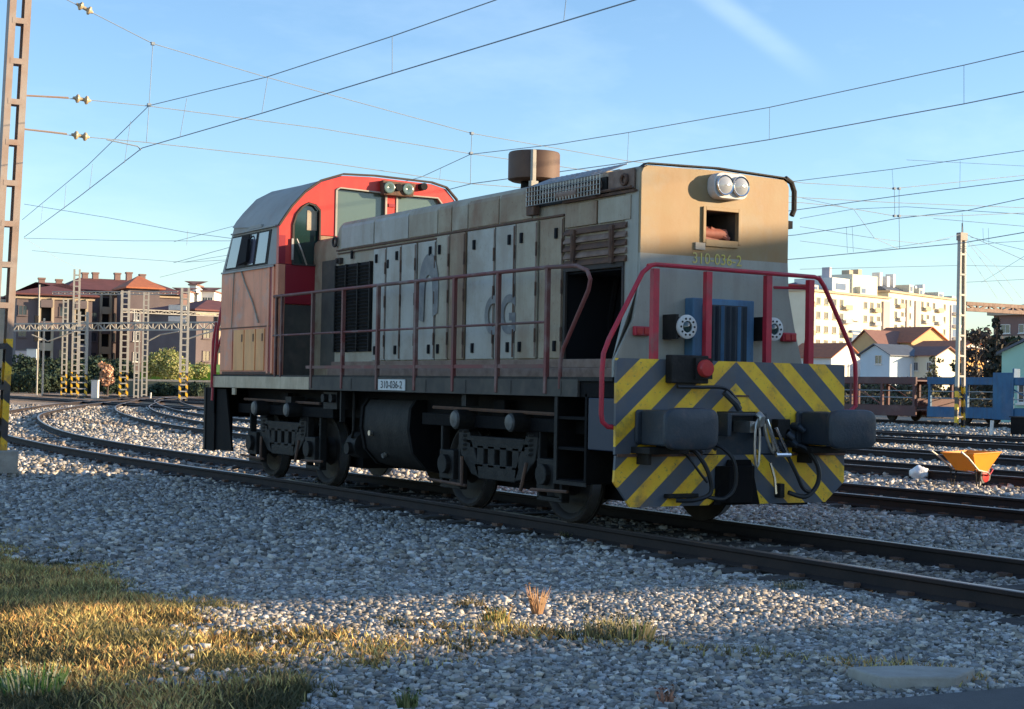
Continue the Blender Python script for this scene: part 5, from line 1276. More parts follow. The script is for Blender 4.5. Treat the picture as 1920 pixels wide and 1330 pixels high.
for pts, r in (([(6.99, 59.28, 9.21), (9.63, 55.41, 8.47), (11.99, 51.70, 7.69), (13.60, 48.43, 7.20)], .010), ([(8.23, 64.39, 8.13), (11.86, 58.76, 7.83), (14.96, 54.59, 7.73), (16.81, 53.49, 8.06)], .010), ([(9.79, 69.28, 7.95), (13.10, 67.33, 7.70), (16.52, 65.31, 7.50), (19.45, 63.56, 7.75)], .010),
               ([(8.23, 64.39, 8.13), (14.86, 83.71, 8.70), (27.62, 126.08, 11.14)], .012), ([(12.03, 51.68, 7.79), (12.01, 51.71, 7.11)], .008), ([(16.52, 65.31, 7.50), (18.51, 64.11, 7.92), (20.62, 62.85, 8.19)], .010), ([(18.62, 75.69, 7.37), (18.51, 64.12, 7.65)], .009),
               ([(30.35, 33.80, 8.88), (32.06, 32.79, 8.50), (32.79, 32.39, 7.39), (35.04, 33.38, 7.18)], .009), ([(36.98, 41.50, 8.85), (39.88, 39.79, 8.39), (43.21, 40.14, 8.36), (46.19, 40.68, 9.04)], .010), ([(47.29, 41.20, 8.59), (48.50, 40.48, 8.79), (49.71, 39.76, 8.90)], .011),
               ([(46.45, 40.52, 9.05), (48.94, 39.07, 7.83)], .012), ([(46.52, 40.49, 8.80), (52.37, 44.02, 8.05), (61.42, 50.30, 7.07)], .011), ([(46.53, 40.49, 8.67), (51.94, 44.27, 8.05), (61.02, 50.54, 6.91)], .011), ([(47.19, 41.27, 8.38), (60.23, 51.01, 7.04)], .010), ([(65.91, 59.23, 8.65), (69.58, 57.04, 8.94)], .012),
               ([(48.65, 41.53, 9.58), (48.69, 41.52, 8.88)], .010), ([(48.88, 41.40, 9.59), (48.92, 41.39, 8.88)], .010), ([(46.25, 40.62, 10.06), (46.32, 40.60, 9.15)], .012), ([(67.09, 58.53, 8.68), (37.84, 29.40, 6.86)], .009), ([(34.72, 31.23, 8.19), (37.81, 29.39, 7.95)], .009)):
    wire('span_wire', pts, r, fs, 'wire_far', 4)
for pts, r in (([(30.30, 33.85, 8.09), (30.67, 31.30, 8.26), (30.92, 28.83, 8.14), (31.47, 23.87, 7.48)], .009), ([(43.67, 49.15, 9.18), (46.98, 47.20, 8.76), (50.26, 45.23, 9.43)], .010), ([(48.15, 41.84, 9.13), (45.76, 36.31, 7.96)], .009), ([(50.38, 56.81, 8.52), (58.32, 52.09, 8.91), (61.63, 50.13, 8.92)], .011), ([(26.53, 24.44, 8.92), (29.84, 22.47, 8.79)], .006)):
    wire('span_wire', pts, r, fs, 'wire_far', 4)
gantry((49.60, 43.47), (61.36, 43.46), 5.72, 6.02, 'tan steel beam running right from the lattice mast at right', 14, 0.09, 'rust_light')

# =================================================================== BUILDINGS
def wallmat(name, c, c2=None): return mat(name, c, 0.85, c2=c2 or tuple(x * .85 for x in c), scale=0.35, amt=0.7)
M['brick_brown'] = wallmat('mauve_brown_render', (0.165, 0.13, 0.13), (0.12, 0.09, 0.09))
M['roof_red'] = mat('terracotta_roof', (0.17, 0.06, 0.055), 0.85, c2=(0.12, 0.045, 0.042), scale=0.8, amt=0.8)
M['roof_orange'] = mat('orange_tiled_roof', (0.52, 0.17, 0.075), 0.8, c2=(0.38, 0.13, 0.07), scale=1.5, amt=0.8)
M['roof_brown'] = mat('brown_tiled_roof', (0.27, 0.14, 0.11), 0.85, c2=(0.20, 0.10, 0.08), scale=1.5)
M['slate'] = mat('slate_roof', (0.10, 0.12, 0.15), 0.6, c2=(0.07, 0.08, 0.10), scale=0.8)
M['cream_wall'] = wallmat('cream_render', (0.74, 0.70, 0.54), (0.66, 0.61, 0.46))
M['pink_wall'] = wallmat('pale_pink_render', (0.56, 0.46, 0.40))
M['mauve_wall'] = wallmat('pale_mauve_render', (0.52, 0.48, 0.50))
M['blue_wall'] = wallmat('pale_blue_render', (0.55, 0.66, 0.72))
M['white_wall'] = wallmat('white_render', (0.78, 0.76, 0.70))
M['gold_wall'] = wallmat('ochre_render', (0.60, 0.42, 0.20))
M['orange_wall'] = wallmat('orange_render', (0.75, 0.42, 0.14))
M['mint_wall'] = wallmat('mint_green_render', (0.36, 0.62, 0.52))
M['brick_red'] = wallmat('dull_red_brick', (0.24, 0.15, 0.13))
M['teal'] = wallmat('dark_blue_glazed_bay', (0.14, 0.20, 0.30))
M['trim'] = wallmat('tan_stone_trim', (0.50, 0.40, 0.28))
_wcache = {}
def window_mesh(w, h, fm, gm, sill=True):
    key = (round(w, 2), round(h, 2), fm, gm)
    if key not in _wcache:
        b = MB(); t = 0.09
        b.box(-w / 2, -w / 2 + t, -0.10, 0.02, 0, h, 0); b.box(w / 2 - t, w / 2, -0.10, 0.02, 0, h, 0); b.box(-w / 2 + t, w / 2 - t, -0.10, 0.02, h - t, h, 0); b.box(-w / 2 + t, w / 2 - t, -0.10, 0.02, 0, t, 0)
        b.box(-w / 2 - .1, w / 2 + .1, -0.22, 0.02, -0.12, 0, 0); b.box(-0.035, 0.035, -0.07, 0.0, t, h - t, 0)
        g = MB(); g.box(-w / 2 + t, w / 2 - t, -0.03, 0.01, t, h - t)
        _wcache[key] = (b.mesh('window', M[fm]), g.mesh('pane', M[gm]))
    return _wcache[key]
def window(root, x, z, w=1.2, h=1.4, fm='white_wall', gm='glass_house', y=0.0, rz=0.0):
    a, g = window_mesh(w, h, fm, gm)
    o = bpy.data.objects.new('window', a); col.objects.link(o); o.parent = root; o.location = (x, y, z); o.rotation_euler = (0, 0, rz)
    p = bpy.data.objects.new('pane', g); col.objects.link(p); p.parent = o
    return o
def site(name, P0, P1, label, cat, z=-0.2):
    P0, P1 = Vector(P0), Vector(P1); d = P1 - P0
    r = empty(name, (P0.x, P0.y, z), math.atan2(d.y, d.x), label=label, category=cat)
    return r, d.length
def hip_roof(L, T, ze, zr, ov=0.6, hip=None, x0=0, y0=0):
    b = MB(); hip = T / 2 if hip is None else hip
    b.loft([[(x0 - ov, y0 - ov, ze), (x0 + L + ov, y0 - ov, ze), (x0 + L + ov, y0 + T + ov, ze), (x0 - ov, y0 + T + ov, ze)],
            [(x0 - ov, y0 - ov, ze + .22), (x0 + L + ov, y0 - ov, ze + .22), (x0 + L + ov, y0 + T + ov, ze + .22), (x0 - ov, y0 + T + ov, ze + .22)],
            [(x0 + hip, y0 + T / 2 - .05, zr), (x0 + L - hip, y0 + T / 2 - .05, zr), (x0 + L - hip, y0 + T / 2 + .05, zr), (x0 + hip, y0 + T / 2 + .05, zr)]])
    return b

# ---- brown flats at left
def flats(P0, P1, T, ze, zr, label, cols_, floors, recess=(), wm='brick_brown', rm='roof_red', hip=None, chim=()):
    root, L = site('apartment_building', P0, P1, label, 'apartment building')
    b = MB(); b.box(0, L, 0, T, 0, ze); b.build('wall', M[wm], root)
    r = hip_roof(L, T, ze, zr, 0.9, hip).build('roof', M[rm], root)
    for cx, ch in chim:
        b = MB(); ch *= .5; b.box(cx - .42, cx + .42, T / 2 - .4, T / 2 + .4, zr - 1.6, zr + ch); b.box(cx - .52, cx + .52, T / 2 - .5, T / 2 + .5, zr + ch, zr + ch + .25); b.build('chimney', M['brick_red'], r)
    for a, c in recess:
        b = MB(); b.box(a, c, -0.04, 0.0, 0.5, ze - 0.9)
        rc_ = b.build('loggia', M['interior'], root)  # flat dark sheet, the recess shade is put into its colour
        fz = 2.6
        while fz < ze - 1:
            q = MB(); q.box(a - .1, c + .1, -1.0, -0.045, fz - .12, fz + .08); q.box(a - .1, c + .1, -1.0, -.92, fz + .08, fz + .95); q.build('balcony', M['brick_brown'] if random.random() < .6 else M['trim'], root)
            fz += 3.0
        q = MB(); q.box(a - .35, a, -.6, 0.0, 0.4, ze - .3); q.box(c, c + .35, -.6, 0.0, 0.4, ze - .3); q.build('pilaster', M['trim'], root)
    for fx_ in cols_:
        for k in range(floors):
            window(root, fx_ * L, 1.3 + 3.0 * k, 1.2, 1.4, 'brick_brown')
    b = MB(); b.box(-.3, L + .3, -.3, -.0, ze - .5, ze - .25); b.build('cornice', M['trim'], root)
    return root, L
zE = 12.77
flats((41.12, 207.86), (51.21, 206.51), 14, 12.94 + .2, 15.19 + .2, 'brown block of flats with loggias coloured dark like deep shade behind the left masts', (0.08, 0.62), 4, ((3.2, 4.6), (7.9, 9.2)), chim=((4, .8), (6.4, .6)))
flats((51.76, 221.31), (68.70, 220.55), 14, 14.63 + .2, 17.03 + .2, 'long brown block of flats with a red roof and five chimneys', (0.22, 0.42, 0.58, 0.9), 4, ((0.9, 2.6), (4.9, 6.0), (9.2, 10.3)), hip=3, chim=((3.9, 1.2), (5.5, 1.4), (8.9, 1.6), (10.7, 2.0), (12.8, 1.6)))
# gable of the same roof line, its sunlight put into the orange colour
root, L = site('gabled_house', (57.81, 210.73), (62.17, 210.47), 'brown gable of the flats with its roof coloured orange as if sunlit', 'building')
b = MB(); b.box(0, L, 0, 8, 0, 14.74 + .2); b.build('wall', M['brick_brown'], root)
hip_roof(L, 8, 14.74 + .2, 16.87 + .2, 0.7, L / 2 - .1).build('roof', M['roof_orange'], root)
for x in (.25, .75):
    for k in range(4): window(root, L * x, 1.3 + 3 * k, .9, 1.4)
flats((59.14, 185.52), (72.24, 189.37), 12, 10.72 + .2, 12.61 + .2, 'lower red-roofed brown building directly beside the cab side windows', (0.12, 0.3, 0.5, .7), 3, ((3.6, 4.6),), chim=((2.2, .6),))
for (P0, P1, T, H_, lab) in (((82.31, 264.81), (84.66, 263.41), 8, 17.97, 'small white house low on the wooded hill'), ((89.80, 277.80), (90.86, 277.17), 6, 20.12, 'narrow bright house near the hill top'), ((88.36, 267.03), (90.41, 265.81), 7, 18.36, 'pale yellow house on the hill left of the cab roof')):
    root, L = site('hillside_house', P0, P1, lab, 'house')
    b = MB(); b.box(0, L, 0, T, 0, H_); b.build('wall', M['white_wall'], root); hip_roof(L, T, H_, H_ + 1.0, .3).build('roof', M['roof_brown'], root)
    for k in range(2): window(root, L * (.3 + .4 * k), H_ - 2.2, 1.0, 1.2)

# ---- cream blocks at right
def block(P0, P1, T, ze, label, cols_, wm, floors, zf0=None, extras=None, spacing=3.0):
    root, L = site('apartment_building', P0, P1, label, 'apartment building')
    b = MB(); b.box(0, L, 0, T, 0, ze); b.build('wall', M[wm], root)
    b = MB(); b.box(-.4, L + .4, -.55, T + .4, ze, ze + .45); b.build('cornice', M['trim'], root)
    for f, w in cols_:
        for k in range(floors):
            window(root, f * L, ze - 2.6 - spacing * k, w, 1.45, 'trim' if wm != 'mauve_wall' else 'white_wall')
    return root, L
rA, LA = block((210.59, 250.26), (215.06, 242.95), 8, 22.89 + .2, 'pale mauve block of flats in shade behind the front handrail', ((.25, 1.5), (.52, 2.0), (.82, 1.3)), 'mauve_wall', 6)
for k in range(5):
    b = MB(); b.box(LA * .40, LA * .66, -1.1, 0.0, 22.89 - 3.4 - 3 * k, 22.89 - 2.9 - 3 * k); b.build('balcony', M['white_wall'], rA)
rB, LB = block((211.31, 239.36), (242.92, 247.34), 16, 22.96 + .2, 'cream sunlit block of flats with a dark blue glazed bay in its middle', ((.15, 1.3), (.24, 1.3), (.335, 1.3), (.42, 1.2), (.71, 1.2), (.79, 1.2), (.875, 1.2)), 'cream_wall', 6)
b = MB(); b.box(LB * .52, LB * .63, -.6, 0, 1, 15.5); b.build('glazed_bay', M['teal'], rB)
b = MB(); b.box(LB * .92, LB * 1.0, -.4, 0, 1, 22.5); b.build('recessed_strip', M['pink_wall'], rB)
for k in range(6):
    b = MB(); b.box(LB * .515, LB * .635, -1.0, -0.6, 2.6 + 3 * k, 2.95 + 3 * k); b.build('balcony', M['white_wall'], rB)
zB = 22.96 + .2
b = MB(); b.box(LB * .40, LB * .62, 2, 12, zB + .45, 26.92); b.build('penthouse', M['white_wall'], rB)
b = MB(); b.box(LB * .62, LB * .93, 1.5, 13, zB + .45, 28.09); b.build('penthouse', M['cream_wall'], rB)
b = MB(); b.box(LB * .44, LB * .56, 1.93, 1.99, zB + 1.2, zB + 2.6); b.build('penthouse_window', M['teal'], rB)
hip_roof(LB * .36, 12, zB + .46, zB + 2.4, .2, x0=.5, y0=1).build('roof', M['slate'], rB)
for f, w, vv in ((.47, .8, 29.35), (.72, 1.5, 29.25), (.83, 1.5, 29.64)):
    b = MB(); b.box(LB * f - w / 2, LB * f + w / 2, 4, 6, zB + 3, vv); b.build('chimney', M['trim'] if w > 1 else M['mauve_wall'], rB)
zC = 24.49 + .2
rC, LC = block((242.92, 247.34), (277.54, 259.34), 16, zC, 'cream sunlit block with slate mansard roofs, right end of the flats', ((.10, 1.2), (.19, 1.2), (.29, 1.3), (.47, 1.1), (.55, 1.1), (.64, 1.1), (.80, .9)), 'cream_wall', 6)
for (a, c, m_) in ((.235, .27, 'pink_wall'), (.36, .42, 'pink_wall'), (.885, .905, 'mauve_wall')):
    b = MB(); b.box(LC * a, LC * c, -.35, 0, .5, zC - 1.2); b.build('wall_strip', M[m_], rC)
for k in range(7):
    b = MB(); b.box(LC * .91, LC * 1.01, -1.2, 0.0, zC - 3.6 - 3 * k, zC - 2.9 - 3 * k); b.build('balcony', M['white_wall'], rC)
    b = MB(); b.box(LC * .925, LC * .99, -.05, 0, zC - 2.8 - 3 * k, zC - 1.0 - 3 * k); b.build('balcony_door', M['teal'], rC)
hip_roof(LC * .30, 12, zC + .46, 28.20, .2, 4, x0=.5, y0=1).build('roof', M['slate'], rC)
hip_roof(LC * .56, 12, zC + .46, 26.84, .2, 5, x0=LC * .36, y0=1).build('roof', M['slate'], rC)
for f, w, vv in ((.06, 1.2, 29.41), (.16, 1.4, 28.75), (.24, .9, 29.49), (.55, .8, 27.46), (.66, .8, 28.03)):
    b = MB(); b.box(LC * f - w / 2, LC * f + w / 2, 3, 5, zC + .46, vv); b.build('chimney', M['white_wall'], rC)

for rr_, LL, zz, cols2 in ((rB, LB, zB, (.04, .47, .83)), (rC, LC, zC, (.145, .51, .70))):
    for f in cols2:
        for k in range(5):
            b = MB(); b.box(LL * f - 1.3, LL * f + 1.3, -1.0, 0, zz - 3.3 - 3 * k, zz - 3.15 - 3 * k); b.box(LL * f - 1.3, LL * f + 1.3, -1.0, -.94, zz - 3.15 - 3 * k, zz - 2.3 - 3 * k); b.build1('balcony', M['mauve_wall'] if k % 2 else M['trim'], rr_)
# stepped parapets
for rr_, x0, x1, zt in ((rB, LB * .02, LB * .16, zB + 1.5), (rB, LB * .66, LB * .74, zB + 2.2), (rC, LC * .30, LC * .36, zC + 2.4), (rC, LC * .44, LC * .50, zC + 1.9), (rC, LC * .72, LC * .80, zC + 1.6), (rC, LC * .93, LC * .99, zC + 1.1)):
    b = MB(); b.box(x0, x1, .3, 4, zt - 1.8, zt); b.build('dormer', M['cream_wall'], rr_); b = MB(); b.box(x0 + .5, x1 - .5, .24, .29, zt - 1.4, zt - .4); b.build('dormer_window', M['teal'], rr_)

# ---- small houses behind the wagons
def gable_house(P0, P1, T, ze, zr, label, wm, rm, front_gable=True, windows=(), ov=.5, cat='house'):
    root, L = site('house', P0, P1, label, cat)
    b = MB(); b.box(0, L, 0, T, 0, ze)
    if front_gable: b.prism([(0, ze), (L, ze), (L / 2, zr - .12)], 'y', 0.0, T)
    else: b.prism([(0, ze), (T, ze), (T / 2, zr - .12)], 'x', 0.0, L)
    b.build('wall', M[wm], root)
    b = MB(); t = .16
    if front_gable:
        k = (zr - ze) / (L / 2)
        b.prism([(-ov, ze - k * ov), (L / 2, zr), (L / 2, zr + t), (-ov, ze - k * ov + t)], 'y', -ov, T + ov); b.prism([(L + ov, ze - k * ov), (L / 2, zr), (L / 2, zr + t), (L + ov, ze - k * ov + t)], 'y', -ov, T + ov)
    else:
        k = (zr - ze) / (T / 2)
        b.prism([(-ov, ze - k * ov), (T / 2, zr), (T / 2, zr + t), (-ov, ze - k * ov + t)], 'x', -ov, L + ov); b.prism([(T + ov, ze - k * ov), (T / 2, zr), (T / 2, zr + t), (T + ov, ze - k * ov + t)], 'x', -ov, L + ov)
    b.build('roof', M[rm], root)
    for x, z, w, h in windows: window(root, x * L, z, w, h)
    return root, L
gable_house((174.39, 183.36), (175.04, 177.16), 8, 8.23, 9.88, 'pale blue gabled house with a blue window, nearest behind the wagons', 'blue_wall', 'slate', True, ((.62, 6.6, 1.4, 1.5), (.3, 2.6, 1.0, 1.3), (.7, 2.6, 1.0, 1.3)), cat='house')
gable_house((180.07, 182.31), (182.29, 174.02), 8, 8.25, 9.68, 'long low cream house with a brown roof beside the pale blue gable', 'cream_wall', 'roof_brown', False, ((.12, 5.6, .9, 1.5), (.36, 5.6, .9, 1.5), (.58, 5.6, .9, 1.5), (.86, 5.6, .9, 1.5), (.12, 2.6, .9, 1.5), (.48, 2.6, .9, 1.5), (.80, 2.6, .9, 1.5)))
gable_house((192.28, 205.31), (193.11, 197.83), 11, 10.32, 13.32, 'tall ochre gabled house showing above the pale blue one', 'gold_wall', 'roof_brown', True, ((.3, 3.0, 1.0, 1.4), (.7, 3.0, 1.0, 1.4)))
root, L = gable_house((198.18, 206.45), (199.25, 196.51), 11, 11.36, 14.20, 'house with a broad orange tiled hip roof below the cream flats', 'gold_wall', 'roof_orange', False, ((.3, 3.0, 1.0, 1.2), (.7, 3.0, 1.0, 1.2)))
gable_house((196.00, 193.79), (197.66, 183.50), 10, 9.80, 11.37, 'low house with a reddish brown roof left of the lattice mast', 'white_wall', 'roof_orange', False, ((.2, 2.2, .9, 1.3), (.5, 2.2, .9, 1.3)))
gable_house((190.04, 181.04), (190.48, 176.13), 7, 9.13, 9.76, 'small bright orange house partly behind the lattice mast', 'orange_wall', 'roof_brown', False, ((.35, 5.6, 1.1, 1.5),), ov=.2)
gable_house((173.27, 200.31), (175.65, 191.92), 10, 7.93, 10.36, 'white house with a vivid orange roof seen through the front handrail', 'white_wall', 'roof_orange', False, ((.3, 5.4, 1.0, 1.3), (.65, 5.4, 1.0, 1.3)))
root, L = gable_house((65.24, 55.12), (68.79, 50.10), 6, 4.31, 5.93, 'mint green gabled house at the right edge', 'mint_wall', 'slate', True, ((.22, 1.2, .8, 1.6), (.35, 1.2, .8, 1.6)), ov=.3)
root, L = site('brick_building', (164.88, 145.98), (167.14, 129.51), 'red brick building with a dark flat roof at the right edge', 'building')
zb = 13.25
b = MB(); b.box(0, L, 0, 14, 0, zb); b.build('wall', M['brick_red'], root)
b = MB(); b.box(-.6, L + .6, -.8, 15, zb, zb + .5); b.build('cornice', M['trim'], root)
hip_roof(L, 14, zb + .5, 14.79 + .8, .3, 3).build('roof', M['slate'], root)
for f in (.12, .3, .48, .66): 
    for k in range(4): window(root, L * f, zb - 2.6 - 3 * k, 1.6, 1.3)
for k in range(3):
    b = MB(); b.box(L * .05, L * .5, -.9, 0, zb - 3.4 - 3 * k, zb - 3.0 - 3 * k); b.build('balcony', M['trim'], root)

# ---- hills on the skyline
def hill_strip():
    ridge = [(-400, 535), (0, 534), (100, 532), (250, 528), (330, 532), (370, 526), (420, 540), (700, 530), (1100, 520), (1500, 524), (1560, 534), (1640, 556), (1700, 575), (1790, 612), (1850, 622), (1950, 625), (2300, 600)]
    v, f = [], []
    us = np.linspace(-400, 2300, 240)
    for k, (dd, fz) in enumerate(((380, 0.0), (480, 0.45), (600, 0.85), (700, 1.0), (820, 0.6))):
        for u in us:
            lat = (u - 960) / 2922 * 700; s = dd / 700
            x = CAM.x + fw.x * dd + rt.x * lat * s; y = CAM.y + fw.y * dd + rt.y * lat * s
            vv = np.interp(u, [r[0] for r in ridge], [r[1] for r in ridge]); hor = 726.8 + .0186 * (u - 960)
            h = (hor - vv) / 2922 * 700 * (0.93 + 0.07 * noise.noise(Vector((u * .02, 3, 1)))) + 1.2 * noise.noise(Vector((u * .09, 1, k)))
            v.append((x, y, h * fz - 0.6))
    n = len(us)
    for k in range(4):
        for i in range(n - 1): f.append((k * n + i, k * n + i + 1, (k + 1) * n + i + 1, (k + 1) * n + i))
    b = MB(); b.add(v, f)
    m = mat('wooded_hillside', (0.055, 0.075, 0.06), 0.95, c2=(0.10, 0.105, 0.085), scale=0.03, amt=0.9, spot=(0.14, 0.12, 0.10), spot_amt=0.5, spot_scale=0.05)
    tag(b.build('hills', m, smooth=True, angle=80), kind='structure')
hill_strip()

# =================================================================== VEGETATION
def leaf_cloud(name, centres, n, size, colours, parent=None, squash=0.8, label=None, **tg):
    cs_ = np.array([c[:3] for c in centres]); rs = np.array([c[3] for c in centres])
    idx = rng.choice(len(cs_), n, p=(rs ** 2) / (rs ** 2).sum())
    d = rng.normal(size=(n, 3)); d /= np.linalg.norm(d, axis=1)[:, None]
    r = rs[idx] * rng.uniform(0.45, 1.0, n) ** 0.5 * rng.uniform(.8, 1.12, n)
    P = cs_[idx] + d * r[:, None] * np.array([1, 1, squash])
    a = rng.normal(size=(n, 3)); a /= np.linalg.norm(a, axis=1)[:, None]
    b_ = np.cross(a, d + rng.normal(0, .5, (n, 3))); b_ /= np.linalg.norm(b_, axis=1)[:, None] + 1e-9
    s = size * rng.uniform(.5, 1.4, n)[:, None]
    V = np.stack([P - a * s, P + b_ * s * .6, P + a * s, P - b_ * s * .6], 1).reshape(-1, 3)
    F = np.arange(n * 4).reshape(-1, 4)
    C = np.array(colours)[rng.integers(0, len(colours), n)] * rng.uniform(.7, 1.3, n)[:, None]
    C = np.repeat(np.concatenate([C, np.ones((n, 1))], 1), 4, 0)
    o = mesh_from_arrays(name, V, F, M['blade'], 'blade_colour', C, 4)
    if parent: o.parent = parent
    return tag(o, label, **tg) if label or tg else o
M['bark'] = mat('dark_bark', (0.07, 0.055, 0.045), 0.9)
def tree(P, h, r, label, colours, n=1500, size=0.25, name='tree', cat='tree', conifer=False, squash=.85, z0=-.2, bare=0.35):
    root = empty(name, (P[0], P[1], z0), random.uniform(0, 6), label=label, category=cat)
    b = MB(); b.tube([(0, 0, 0), (0.02 * h, 0, h * .35), (0, 0.01 * h, h * .85)], 0.035 * h, 8, r2=0.008 * h)
    for k in range(7):
        a = k * 2.4; z = h * (bare + .07 * k)
        b.tube([(0, 0, z), (math.cos(a) * r * .5, math.sin(a) * r * .5, z + h * .12), (math.cos(a) * r * .85, math.sin(a) * r * .85, z + h * .16)], 0.012 * h, 5, r2=0.004 * h)
    b.build('trunk', M['bark'], root)
    cc = []
    if conifer:
        for k in range(16):
            t = k / 15; rr = r * (1 - t * .9); 
            for q in range(3):
                a = rng.uniform(0, 6.28); cc.append((math.cos(a) * rr * .5, math.sin(a) * rr * .5, h * (.12 + .86 * t), max(rr * .55, .12 * r)))
    else:
        for k in range(18):
            a = rng.uniform(0, 6.28); q = rng.uniform(0, .65) * r; z = h * rng.uniform(bare + .1, .9)
            cc.append((math.cos(a) * q, math.sin(a) * q, z, r * rng.uniform(.22, .42)))
    leaf_cloud('crown', cc, n, size, colours, root, squash)
    return root
GD = [(0.035, 0.055, 0.03), (0.05, 0.07, 0.035), (0.025, 0.04, 0.03)]
tree((82.06, 70.71), 7.51, 1.9, 'dark conifer standing left of the mint green house', [(0.035, 0.04, 0.03), (0.06, 0.05, 0.035), (0.02, 0.03, 0.025)], 2600, .22, 'conifer_tree', 'tree', True)
tree((91.40, 81.45), 7.48, 1.7, 'thin dark tree right of the lattice mast', [(0.05, 0.05, 0.045), (0.07, 0.055, 0.05)], 1000, .2, bare=.2)
tree((98.27, 86.68), 8.25, 1.8, 'bare brownish tree between the mast and the conifer', [(0.09, 0.07, 0.06), (0.06, 0.05, 0.05)], 900, .2, bare=.2)
tree((100.20, 85.53), 7.71, 2.2, 'dark tree over the mint green roof', GD, 1400, .25, bare=.2)
tree((103.95, 94.93), 5.20, 1.9, 'low dark tree behind the foot of the orange house', GD, 900, .22, bare=.1)
tree((92.91, 87.53), 5.47, 1.1, 'small olive tree left of the orange house', [(0.10, 0.11, 0.05), (0.14, 0.13, 0.07)], 700, .15, bare=.1)
# rounded yellow-green shrub, lawn and the dark belt of bushes at left
root = empty('willow_shrub', (*(45.32, 155.34), 0), label='big rounded yellow-green shrub in front of the brown flats', category='shrub')
b = MB(); b.tube([(0, 0, -.2), (0, 0, 3)], .18, 8, r2=.08); b.build('trunk', M['bark'], root)
leaf_cloud('crown', [(-1.2, 0, 3.2, 1.5), (0.3, 0, 3.6, 1.6), (1.5, 0, 2.9, 1.3), (2.3, .2, 2.3, .9), (-2.0, 0, 2.5, .9), (0.3, -1, 2.6, 1.6), (4.6, 2, 2.6, 1.1)], 9000, .13, [(0.26, 0.28, 0.08), (0.34, 0.33, 0.12), (0.20, 0.24, 0.07), (0.38, 0.36, 0.16)], root, .9)
b = MB(); q0, q1, q2, q3 = (44.01, 160.77, 2.34), (57.37, 152.84, 2.57), (66.49, 175.31, 3.82), (55.31, 181.95, 3.51)
b.add([q0, q1, q2, q3, (q2[0], q2[1], -.3), (q3[0], q3[1], -.3), (q0[0], q0[1], -.3), (q1[0], q1[1], -.3)], [(0, 1, 2, 3), (0, 6, 7, 1), (3, 2, 4, 5)])
tag(b.build('grass_bank', mat('bright_lawn', (0.14, 0.30, 0.03), 0.9, c2=(0.20, 0.34, 0.05), scale=.4)), kind='structure')
bush_data = [((29.64, 156.52), 3.2, 2.2, 'dark bush at the far left behind the striped mast'), ((30.21, 152.69), 2.8, 2.0, 'dark green bush left of the double signal post'), ((32.66, 155.89), 2.6, 2.1, 'dark blue-green bush behind the signal post'),
             ((37.58, 157.61), 2.6, 1.8, 'dark bush behind the white cabinet'), ((38.90, 154.50), 2.2, 1.9, 'dark bush under the peach-coloured tank'), ((37.84, 134.20), 1.5, 1.5, 'low dark bush under the yellow-green shrub'), ((39.37, 135.61), 1.4, 1.2, 'low dark bush beside the mast closest to the cab'), ((40.93, 132.36), 1.5, 1.6, 'brown-green bush on the bank beside the cab')]
for P, h, r, lab in bush_data:
    root = empty('bush', (P[0], P[1], -.2), label=lab, category='bush')
    b = MB(); b.tube([(0, 0, 0), (0, 0, h * .6)], .06, 6); b.build('stem', M['bark'], root)
    leaf_cloud('foliage', [(rng.uniform(-.6, .6) * r, rng.uniform(-.4, .4) * r, h * rng.uniform(.2, .75), r * rng.uniform(.3, .5)) for _ in range(9)], 1500, .16, GD + [(0.03, 0.06, 0.045)], root)
leaf_cloud('undergrowth', [(*(Vector((31.49, 168.22)).lerp(Vector((44.45, 167.49)), t)), rng.uniform(.6, 2.9), rng.uniform(1.2, 2.0)) for t in np.linspace(0, 1, 44)], 26000, .2, GD + [(0.03, 0.06, 0.045)], None, .8, 'belt of dark green undergrowth along the yard edge at left', category='undergrowth', kind='stuff')
leaf_cloud('undergrowth', [(*(Vector((80.27, 91.55)).lerp(Vector((69.30, 57.35)), t)), rng.uniform(.1, 1.0), rng.uniform(.7, 1.2)) for t in np.linspace(0, 1, 34)], 12000, .16, [(0.10, 0.08, 0.06), (0.07, 0.075, 0.045), (0.14, 0.12, 0.09)], None, .8, 'brown scrub growing between the wagons and the houses at right', category='undergrowth', kind='stuff')
root, L = site('low_wall', (34.89, 135.95), (50.02, 129.29), 'long low grey-green wall at the yard edge below the lawn', 'wall')
b = MB(); b.box(0, L, 0, .4, 0, 1.33 + .2); b.build('wall', mat('mossy_wall', (0.11, 0.13, 0.10), .9), root)
b = MB(); b.box(-.05, L + .05, -.05, .45, 1.33 + .2, 1.48 + .25); b.build('coping', M['concrete'], root)

leaf_cloud('undergrowth', [(*(Vector((149.55, 172.53)).lerp(Vector((160.16, 137.15)), t)), rng.uniform(.2, 2.6), rng.uniform(1.2, 2.2)) for t in np.linspace(0, 1, 50)], 22000, .24, [(0.10, 0.085, 0.065), (0.07, 0.075, 0.045), (0.15, 0.13, 0.10), (0.12, 0.12, 0.06)], None, .8, 'far brown and olive scrub hiding the feet of the houses at right', category='undergrowth', kind='stuff')

